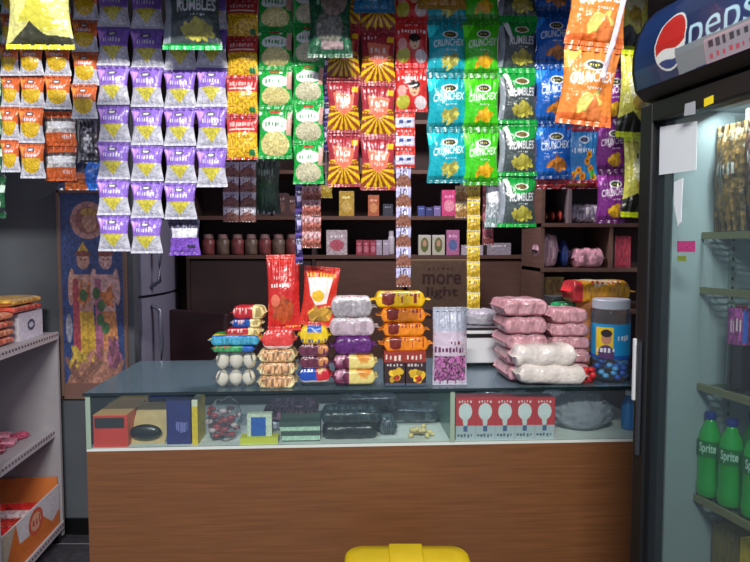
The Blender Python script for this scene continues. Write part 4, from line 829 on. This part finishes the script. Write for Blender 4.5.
for x in (0, 1.1): MB().box(x, x + .03, -.04, -.01, 0, .1).build('foot', M_BLACK, rk)
def rl(x, y, z): return SO + SD * x + SN * y + Vector((0, 0, z))
# local Y axis in world is rotate(X,90) = (-SD.y, SD.x) = SN
def rbox(name, x, y, z, w, d, h, art, label, cat, group=None, kind='box', rz=0.0, **k):
    """goods on the rack with the printed face turned to the shop (local +Y)"""
    if kind == 'box': me = box_mesh(name, w, d, h, art, **k)
    else: me = wrap_mesh(name, w, d, h, art, **k)
    return tag(link(name, me, None, rl(x, y, z), (0, 0, srz + math.pi + rz)), label, cat, group)
a = A(40, 30, (206, 204, 216)); a.ell(.5, .5, .16, .2, (60, 60, 90)); a.ell(.5, .5, .09, .11, (200, 200, 215)); a.speck(0, 0, 1, 1, .05)
rbox('white_carton', .16, -.05, zr1, .24, .2, .125, a, 'white carton with a round dark mark on the rack', 'carton', side=(196, 190, 196))
for i in range(4):
    a = A(60, 24, (206, 130, 96) if i % 2 else (196, 104, 84)); a.speck(0, 0, 1, 1, .25, 3); a.squig(.1, .4, .9, .6, (240, 200, 180), 8)
    rbox('rusk_packet', .46, -.14, zr1 + i * .036, .3, .18, .036, a, 'orange rusk packet, %s in the pile before the white carton' % ORD[i], 'packet', 'orange rusk packets', kind='wrap', fin=.01)
for i in range(2):
    a = A(60, 24, ((196, 84, 70), (222, 170, 80))[i]); a.speck(0, 0, 1, 1, .25, 3); a.squig(.1, .4, .9, .6, (250, 226, 190), 8)
    rbox('rusk_packet', .20, -.14, zr1 + .126 + i * .035, .3, .2, .035, a, ('red rusk packet lying on the white carton', 'golden rusk packet on top of the red one over the white carton')[i], 'packet', 'rusk packets on the carton', kind='wrap', fin=.01)
for i in range(12):
    a = A(30, 14, ((190, 80, 110), (206, 130, 150), (150, 60, 80))[i % 3]); a.speck(0, 0, 1, 1, .2)
    rbox('soap_packet', .12 + .1 * (i % 4), -.14 - .07 * (i // 4 % 3), zr2 + .001 + .02 * (i // 6) , .085, .06, .03 if i < 6 else .026, a, 'pink soap packet lying on the middle rack shelf', 'packet', 'pink soap packets', kind='wrap', fin=.006, rz=random.uniform(-.5, .5))
# orange tray at the bottom
tz = .1; tr = tag(empty('orange_tray', rl(.0, 0, tz), srz), 'orange and white printed display tray on the lowest rack shelf', 'tray')
a = A(200, 60, (214, 116, 48)); a.poly([(0, 0), (.62, 0), (.58, .5), (.4, .55), (.3, .3), (.12, .75), (0, .6)], (214, 210, 216)); a.ell(.36, .36, .1, .3, (206, 90, 60)); a.ell(.36, .36, .07, .2, (226, 170, 140)); a.poly([(.62, 0), (1, 0), (1, 1), (.8, 1)], (190, 176, 160)); a.squig(.3, .25, .42, .5, (190, 60, 60), 3); a.speck(0, 0, 1, 1, .06)
a.a = a.a[:, ::-1]
TL = .72; mfront = box_mesh('tray_front', TL, .006, .2, a, (206, 140, 90)); link('tray_front', mfront, tr, (TL / 2 + .01, -.01, 0), (0, 0, math.pi))
MO = mat('tray_orange', (214, 124, 60), .55)
MB().box(.01, .016, -.32, -.016, 0, .24).build('tray_side', MO, tr); MB().box(TL, TL + .006, -.32, -.016, 0, .2).build('tray_side', MO, tr)
MB().box(.016, TL, -.32, -.016, 0, .008).build('tray_bottom', MO, tr)
for i in range(8):
    a = A(40, 20, ((206, 44, 44), (226, 206, 206), (196, 60, 50))[i % 3]); a.speck(0, 0, 1, 1, .2); a.squig(.2, .3, .8, .6, (240, 220, 210), 5)
    rbox('wafer_packet', .12 + .085 * i, -.15, tz + .1, .25, .075, .05, a, 'red and white wafer packet lying in the orange tray', 'packet', 'wafer packets in the tray', kind='wrap', fin=.008, rz=math.pi / 2 + random.uniform(-.06, .06))
for i in range(8):
    a = A(40, 20, (190, 150, 130)); rbox('wafer_box', .12 + .085 * i, -.15, tz + .009, .25, .075, .088, a, 'pale wafer carton under the red packets in the tray', 'carton', 'wafer cartons under the packets', rz=math.pi / 2) if False else None
MB().box(.02, TL - .004, -.31, -.02, .009, .098).build('inner_carton', mat('pale_board', (196, 180, 170), .7), tr)

# ------------------------------------------------------------------ poster
p0 = P(58, 191, 3.055); p1 = P(129, 397, 3.055); pw, phh = p1.x - p0.x, p0.z - p1.z
a = A(140, 400, (30, 66, 130)); a.speck(0, 0, 1, 1, .15, 4)
a.ell(.45, .14, .27, .09, (186, 140, 134)); a.ell(.45, .14, .2, .065, (150, 96, 88)); a.ell(.47, .15, .11, .045, (206, 160, 130)); a.ell(.47, .1, .13, .02, (196, 156, 70))
for cx_, skin, robe, sash in ((.36, (206, 160, 140), (226, 184, 50), (176, 66, 80)), (.70, (216, 176, 170), (214, 140, 76), (170, 96, 130))):
    a.poly([(cx_ - .13, .52), (cx_ + .13, .52), (cx_ + .2, .93), (cx_ - .2, .93)], robe); a.poly([(cx_ - .2, .4), (cx_ + .17, .4), (cx_ + .13, .58), (cx_ - .14, .58)], skin)
    a.ell(cx_ - .19, .46, .05, .09, skin, .2); a.ell(cx_ + .16, .46, .05, .09, skin, -.2); a.poly([(cx_ - .17, .42), (cx_ - .08, .42), (cx_ - .06, .86), (cx_ - .18, .86)], sash)
    a.ell(cx_, .33, .1, .045, skin); a.poly([(cx_ - .11, .305), (cx_, .24), (cx_ + .11, .305)], (206, 166, 60)); a.ell(cx_, .30, .12, .014, (120, 60, 50)); a.ell(cx_ - .035, .328, .014, .005, (50, 30, 30)); a.ell(cx_ + .035, .328, .014, .005, (50, 30, 30))
    a.heap(cx_, .50, .14, .06, (206, 120, 60), 8)
for x, y in ((.35, .5), (.55, .49), (.62, .55), (.6, .62), (.68, .66)): a.ell(x, y, .06, .03, (46, 110, 60))
a.heap(.5, .9, .5, .09, (170, 120, 96), 26); a.heap(.25, .8, .16, .05, (206, 180, 60), 8); a.ell(.12, .66, .05, .07, (150, 160, 180)); a.heap(.8, .78, .14, .08, (150, 90, 120), 10)
a.speck(0, 0, 1, 1, .2, 5); a.rect(0, .93, 1, 1, (120, 84, 70))
a.a = a.a * .74 + np.array((136, 110, 116)) * .26
po = tag(empty('framed_poster', ((p0.x + p1.x) / 2, 3.058, p1.z)), 'tall framed devotional poster of garlanded figures on a blue ground', 'poster')
link('print', grid_mesh('print', np.stack([np.stack([(a.X - .5) * pw, np.full_like(a.X, -.010), (1 - a.Y) * phh], -1)], 0)[0], a.a, PAPER), po)
MFR = mat('pale_wood_frame', (120, 96, 84), .5)
m = MB(); 
for x in (-pw / 2 - .004, pw / 2 - .010): m.box(x, x + .014, -.02, 0, -.004, phh + .004)
m.box(-pw / 2, pw / 2, -.02, 0, -.006, .010).box(-pw / 2, pw / 2, -.02, 0, phh - .01, phh + .006).build('frame', MFR, po)
MB().box(-pw / 2, pw / 2, -.009, 0, 0, phh).build('backing', mat('board', (60, 50, 46), .8), po)

# ------------------------------------------------------------------ steel refrigerator
MF = mat('refrigerator_steel', (150, 152, 172), .38, .25, noise=(3, .1)); MFS = mat('refrigerator_side', (112, 112, 122), .5)
fx = P(147, 300, 3.2).x; zsplit = P(147, 297, 3.2).z
fr = tag(empty('refrigerator', (fx, 3.18, 0), 0), 'steel grey two door refrigerator standing beyond the poster', 'refrigerator')
MB().box(-.62, -.05, .0, .6, .03, 1.66).build('cabinet', MFS, fr, bevel=.01)
def cdoor(z0, z1, nm):
    m = MB(); n = 14; vs = []
    for z in (z0, z1):
        for i in range(n + 1): t = i / n; vs.append((.0 + .035 * math.sin(math.pi * t) - .02, .6 * t, z))
        vs += [(-.048, .6, z), (-.048, 0, z)]
    k = n + 3; m.add(vs, [tuple(range(k))[::-1], tuple(range(k, 2 * k))] + [(i, (i + 1) % k, (i + 1) % k + k, i + k) for i in range(k)]); return m.build(nm, MF, fr)
d1 = cdoor(.05, zsplit - .008, 'fridge_door'); d2 = cdoor(zsplit + .008, 1.65, 'freezer_door')
MHD = mat('handle_silver', (150, 156, 170), .3, .6)
for d_, z0, z1 in ((d1, zsplit - .5, zsplit - .05), (d2, zsplit + .05, zsplit + .38)):
    MB().tube([(.0, .09, z0), (.045, .085, z0 + .03), (.05, .085, (z0 + z1) / 2), (.045, .085, z1 - .03), (.0, .09, z1)], .012, 10).build('handle', MHD, d_, smooth=True)
for x, y in ((-.58, .05), (-.1, .05), (-.58, .55), (-.1, .55)): MB().lathe([(.02, 0), (.02, .03)], (x, y, 0), 12).build('foot', M_BLACK, fr)

# ------------------------------------------------------------------ shelving along the back wall
MBR = mat('brown_shelf_board', (92, 66, 54), .6, noise=(6, .15), stretch=(1, 1, 10)); MBD = mat('dark_brown_panel', (58, 42, 38), .7, noise=(4, .2))
YB = 3.58
def bz(py): return P(375, py, YB).z
def bx(px): return P(px, 250, YB).x
bu = tag(empty('wall_shelving', (0, YB, 0)), 'dark brown wooden shelving along the back wall', 'shelving')
x0, x1, x2 = bx(186), bx(312), bx(543); zA, zB, zC, zD_ = bz(255), bz(216), bz(170), bz(120)
for z in (zA, zB, zC, zD_): MB().box(x0, x2, 0, .30, z - .022, z).build('shelf_board', MBR, bu)
for x in (x0, x1, x2 - .02): MB().box(x - .001, x + .019, .004, .30, 0, 2.3).build('upright', MBD, bu)
MB().box(x0, x2, .30, .312, 0, 2.3).build('back_panel', MBD, bu)
for i, (a0, a1) in enumerate(((x0 + .02, x1 - .005), (x1 + .02, bx(404)), (bx(472), x2 - .03))): MB().box(a0, a1, .012, .02, .05, zA - .03).build('cupboard_door', MBR if i else MBD, bu, bevel=.003)
def onb(name, px0, px1, py0, zsh, art, label, cat, group=None, d=.1, dy=.03, kind='box', side=(90, 80, 80)):
    a0, a1 = bx(px0), bx(px1); zt_ = P(375, py0, YB + dy).z; h = max(.03, zt_ - zsh)
    me = box_mesh(name, a1 - a0, d, h, art, side)
    return tag(link(name, me, None, ((a0 + a1) / 2, YB + dy, zsh)), label, cat, group)
A_J = None
def sjar(px, zsh, h, r, body, lid, label, group, cat='jar', dy=.1, name='glass_jar'):
    o = tag(empty(name, (bx(px), YB + dy, zsh)), label, cat, group)
    MB().lathe([(r * .9, 0), (r, h * .06), (r, h * .68), (r * .7, h * .8)], n=16).build('jar_body', body, o, smooth=True); MB().lathe([(r * .75, h * .8), (r * .75, h), (r * .6, h)], n=16).build('lid', lid, o); return o
MR1 = mat('dim_red_jar', (120, 62, 60), .4, noise=(30, .4)); ML1 = mat('jar_lid', (150, 120, 116), .5); MB1 = mat('bronze_jar', (104, 88, 74), .4, noise=(30, .4))
for i, px in enumerate((204, 219, 234, 248, 262, 276, 290)):
    sjar(px, zA, .125, .04, (MR1, MB1)[i % 2], ML1, '%s jar on the dim lower shelf, %s' % (('red', 'bronze')[i % 2], ('first after the blue box', 'second after the blue box', 'third after the blue box', 'middle of the seven', 'third from the red pouch', 'second from the red pouch', 'last, above the red pouch')[i]), 'jars on the dim shelf')
for i, px in enumerate((262, 280, 294)):
    onb('dark_carton', px - 7, px + 7, 190 + i * 3, zB, plain((76, 54, 52), (110, 80, 70)), 'dim brown carton on the upper shelf, ' + ('beside the green packet', 'middle of three', 'by the navy sachets')[i], 'carton', 'dim brown cartons')
onb('blue_panel_box', 198, 218, 188, zA + 0.0, plain((40, 52, 84), (60, 70, 110)), 'dark blue box behind the purple strips', 'box', dy=.005, d=.04) if False else None
A_W = plain((190, 180, 180), (190, 96, 110))
onb('white_carton', 326, 347, 230, zA, A_W, 'white carton with pink print on the lower shelf', 'carton')
for i in range(3): onb('pink_carton', 356 + i * 7, 362.4 + i * 7, 240, zA, plain((150, 60, 74), (190, 120, 130)), 'small crimson carton, %s of three in a row' % ('first', 'second', 'third')[i] , 'carton', 'small crimson cartons')
for i in range(2): onb('pale_carton', 376 + i * 7, 382 + i * 7, 240, zA, plain((170, 160, 176)), 'small pale lilac carton, %s' % ('beside the crimson ones', 'beside the white bottle')[i], 'carton', 'small pale cartons')
sjar(391.5, zA, .145, .02, mat('white_bottle', (190, 190, 196), .4), mat('white_bottle', (190, 190, 196), .4), 'slim white bottle beside the lilac sachet strip', None, 'bottle', name='white_bottle', dy=.07)
for i, px in enumerate((425, 439)):
    a = A(34, 44, (186, 190, 170)); a.ell(.5, .5, .3, .36, (96, 110, 60)); a.ell(.5, .42, .15, .16, (190, 150, 120)); a.rect(0, 0, 1, .1, (206, 206, 200))
    onb('tea_carton', px - 6.3, px + 6.3, 235, zA, a, 'pale carton with a green oval portrait, ' + ('nearer the lilac strip', 'nearer the pink pouch')[i], 'carton', 'portrait cartons')
onb('pink_pouch', 447, 460, 230, zA, plain((176, 110, 150), (90, 110, 160)), 'pink and blue pouch on the lower shelf', 'pouch')
onb('pale_tray', 462, 484, 245, zA, plain((176, 170, 180)), 'low pale tray behind the yellow sachet strip', 'tray')
onb('pale_tray', 488, 512, 243, zA, plain((150, 146, 156)), 'low pale tray under the ridged chip bag', 'tray')
onb('yellow_carton', 339, 354, 191, zB, plain((180, 150, 50), (200, 176, 90)), 'yellow carton standing on the upper shelf', 'carton')
onb('orange_carton', 368, 379, 195, zB, plain((170, 96, 60), (200, 140, 90)), 'orange carton on the upper shelf', 'carton')
onb('dark_carton', 383, 393, 204, zB, plain((50, 56, 66)), 'small dark carton on the upper shelf beside the orange one', 'carton')
for i in range(3): onb('blue_packet', 418 + i * 8, 425 + i * 8, 206 + i % 2, zB, plain(((60, 80, 140), (50, 60, 110), (120, 110, 160))[i]), 'small %s packet on the upper shelf' % ('blue', 'navy', 'lilac')[i], 'packet', 'small packets on the upper shelf')
onb('pink_packet', 442, 457, 190, zB, plain((200, 70, 120), (230, 150, 170)), 'bright pink packet standing on the upper shelf', 'packet')
for i in range(6): onb('dim_carton', 318 + i * 14, 330 + i * 14, 176 - (i % 2) * 4 - 14, zC + .0, plain(((90, 60, 60), (110, 96, 70), (70, 70, 90))[i % 3]), 'dim carton high on the shelf behind the hanging strips', 'carton', 'dim cartons high on the shelf')
a = A(90, 60, (92, 74, 56)); a.speck(0, 0, 1, 1, .06, 3); a.rect(0, 0, 1, .04, (130, 110, 80)); a.text('more', .22, .30, .78, .52, (52, 30, 24), bold=.02); a.text('light', .28, .56, .74, .82, (52, 30, 24), bold=.02); a.squig(.3, .16, .7, .23, (60, 40, 30), 6)
a0, a1 = bx(406), bx(470); zt_ = P(375, 259, YB - .06).z; zb_ = P(375, 305, YB - .06).z
st = tag(empty('storage_bin', ((a0 + a1) / 2, YB - .26, 0)), 'plain brown cabinet standing under the printed brown carton', 'cabinet')
MB().box(-.2, .2, 0, .25, 0, zb_).build('body', MBD, st, bevel=.004); MB().box(-.17, .17, -.008, 0, .1, zb_ - .06).build('door', MBR, st)
tag(link('printed_carton', box_mesh('printed_carton', a1 - a0, .16, zt_ - zb_, a, (80, 62, 50)), None, ((a0 + a1) / 2, YB - .22, zb_)), 'brown carton printed with dark lettering below the shelves', 'carton')
# chair dimly seen behind the counter
ch = tag(empty('plastic_chair', (bx(240) + .03, 3.12, 0), 2.6), 'dark maroon chair standing behind the counter', 'chair')
MC = mat('maroon_plastic', (52, 30, 34), .4)
MB().box(-.2, .2, -.2, .2, .43, .46).build('seat', MC, ch, bevel=.01); MB().box(-.2, .2, .18, .21, .75, 1.18).build('backrest', MC, ch, bevel=.012)
for x in (-.18, .18):
    for y in (-.18, .19): MB().box(x - .015, x + .015, y - .015, y + .015, 0, .43 if y < 0 else .8).build('leg', MC, ch)

# ------------------------------------------------------------------ side shelving on the cooler side
YS = 3.1
def sx_(px): return P(px, 250, YS).x
def sz_(py): return P(375, py, YS).z
su = tag(empty('side_shelving', (0, YS, 0)), 'brown shelf unit with pink packets on the cooler side', 'shelving')
q0, q1, q2, q3 = sx_(541), sx_(568), sx_(610), 1.9; z1_, z2_, z3_ = sz_(223), sz_(268), sz_(310)
MSB = mat('mid_brown_board', (104, 78, 66), .6, noise=(6, .15), stretch=(1, 1, 10))
for z in (z1_, z2_, z3_, sz_(175)): MB().box(q0, q3, 0, .4, z - .02, z).build('shelf_board', MSB, su)
for x in (q0, q3 - .02): MB().box(x - .0, x + .018, .003, .4, 0, 2.3).build('upright', MSB, su)
MB().box(q1 + .0, q1 + .016, .003, .4, z1_, sz_(175) - .02).build('divider', mat('grey_panel', (120, 108, 112), .6), su)
MB().box(q2, q2 + .016, .003, .4, z2_, z1_ - .02).build('divider', MSB, su)
MB().box(q0, q3, .4, .41, 0, 2.3).build('back_panel', mat('grey_brown_back', (98, 84, 84), .7), su)
def ons(name, px0, px1, py0, zsh, art, label, cat, group=None, d=.14, dy=.04, kind='wrap', h=None):
    a0, a1 = sx_(px0), sx_(px1); hh = h or max(.02, P(375, py0, YS + dy).z - zsh)
    me = box_mesh(name, a1 - a0, d, hh, art) if kind == 'box' else wrap_mesh(name, a1 - a0, d, hh, art, lump=.06, fin=.008)
    return tag(link(name, me, None, ((a0 + a1) / 2, YS + dy + (d / 2 if kind != 'box' else 0), zsh)), label, cat, group)
PKA = lambda c: A(50, 30, c).speck(0, 0, 1, 1, .2, 3)
ons('pink_bundle', 539, 563, 233, z2_, PKA((196, 160, 174)), 'pale pink bundle beside the small blue packet', 'bundle')
ons('blue_packet', 563, 574, 240, z2_, PKA((36, 60, 120)), 'small dark blue packet between the pink bundles', 'packet')
ons('pink_bundle', 574, 607, 248, z2_, PKA((200, 146, 160)), 'flat pink bundle in front of the white cups', 'bundle', d=.12, dy=.01)
for i, px in enumerate((579, 593)): tag(MB().lathe([(.016, 0), (.022, .085), (.022, .088), (.0195, .085), (.014, .004)], n=18).build('paper_cup', mat('cup_white', (200, 196, 206), .6), None, (sx_(px), YS + .2, z2_), smooth=True), 'small white cup behind the flat pink bundle, ' + ('nearer the blue packet', 'nearer the divider')[i], 'cup', 'small white cups')
ons('red_packet', 618, 634, 236, z2_, PKA((176, 60, 80)), 'crimson packet in the compartment by the cooler', 'packet', kind='box')
ons('grey_box', 611.5, 618, 230, z2_, PKA((150, 146, 150)), 'pale grey box standing at the divider', 'box', kind='box') if False else None
for i in range(3): ons('biscuit_packet', 545 + i * 7.3, 551.5 + i * 7.3, 210 - i, z1_, PKA(((150, 110, 80), (176, 70, 56), (160, 64, 56))[i]), ('tan', 'red', 'dark red')[i] + ' packet on the upper side shelf', 'packet', 'packets on the upper side shelf')
ons('net_bag', 571, 606, 203, z1_, PKA((196, 186, 206)).speck(0, 0, 1, 1, .5, 2), 'pale lilac netted bundle on the upper side shelf', 'bundle')
ons('tan_pouch', 547, 567, 277, z3_, PKA((170, 140, 80)), 'tan pouch on the lower side shelf behind the pink piles', 'pouch', kind='box')
ons('navy_pouch', 522, 540, 280, z3_, PKA((40, 50, 90)), 'navy pouch', 'pouch') if False else None
for i in range(3): ons('dark_pouch', 571 + i * 15, 584 + i * 15, 280 + 3 * i, z3_, PKA(((60, 60, 90), (70, 50, 60), (90, 80, 90))[i]), ('dark blue', 'dark plum', 'dark grey')[i] + ' pouch on the lower side shelf', 'pouch', 'dark pouches on the lower side shelf', kind='box')
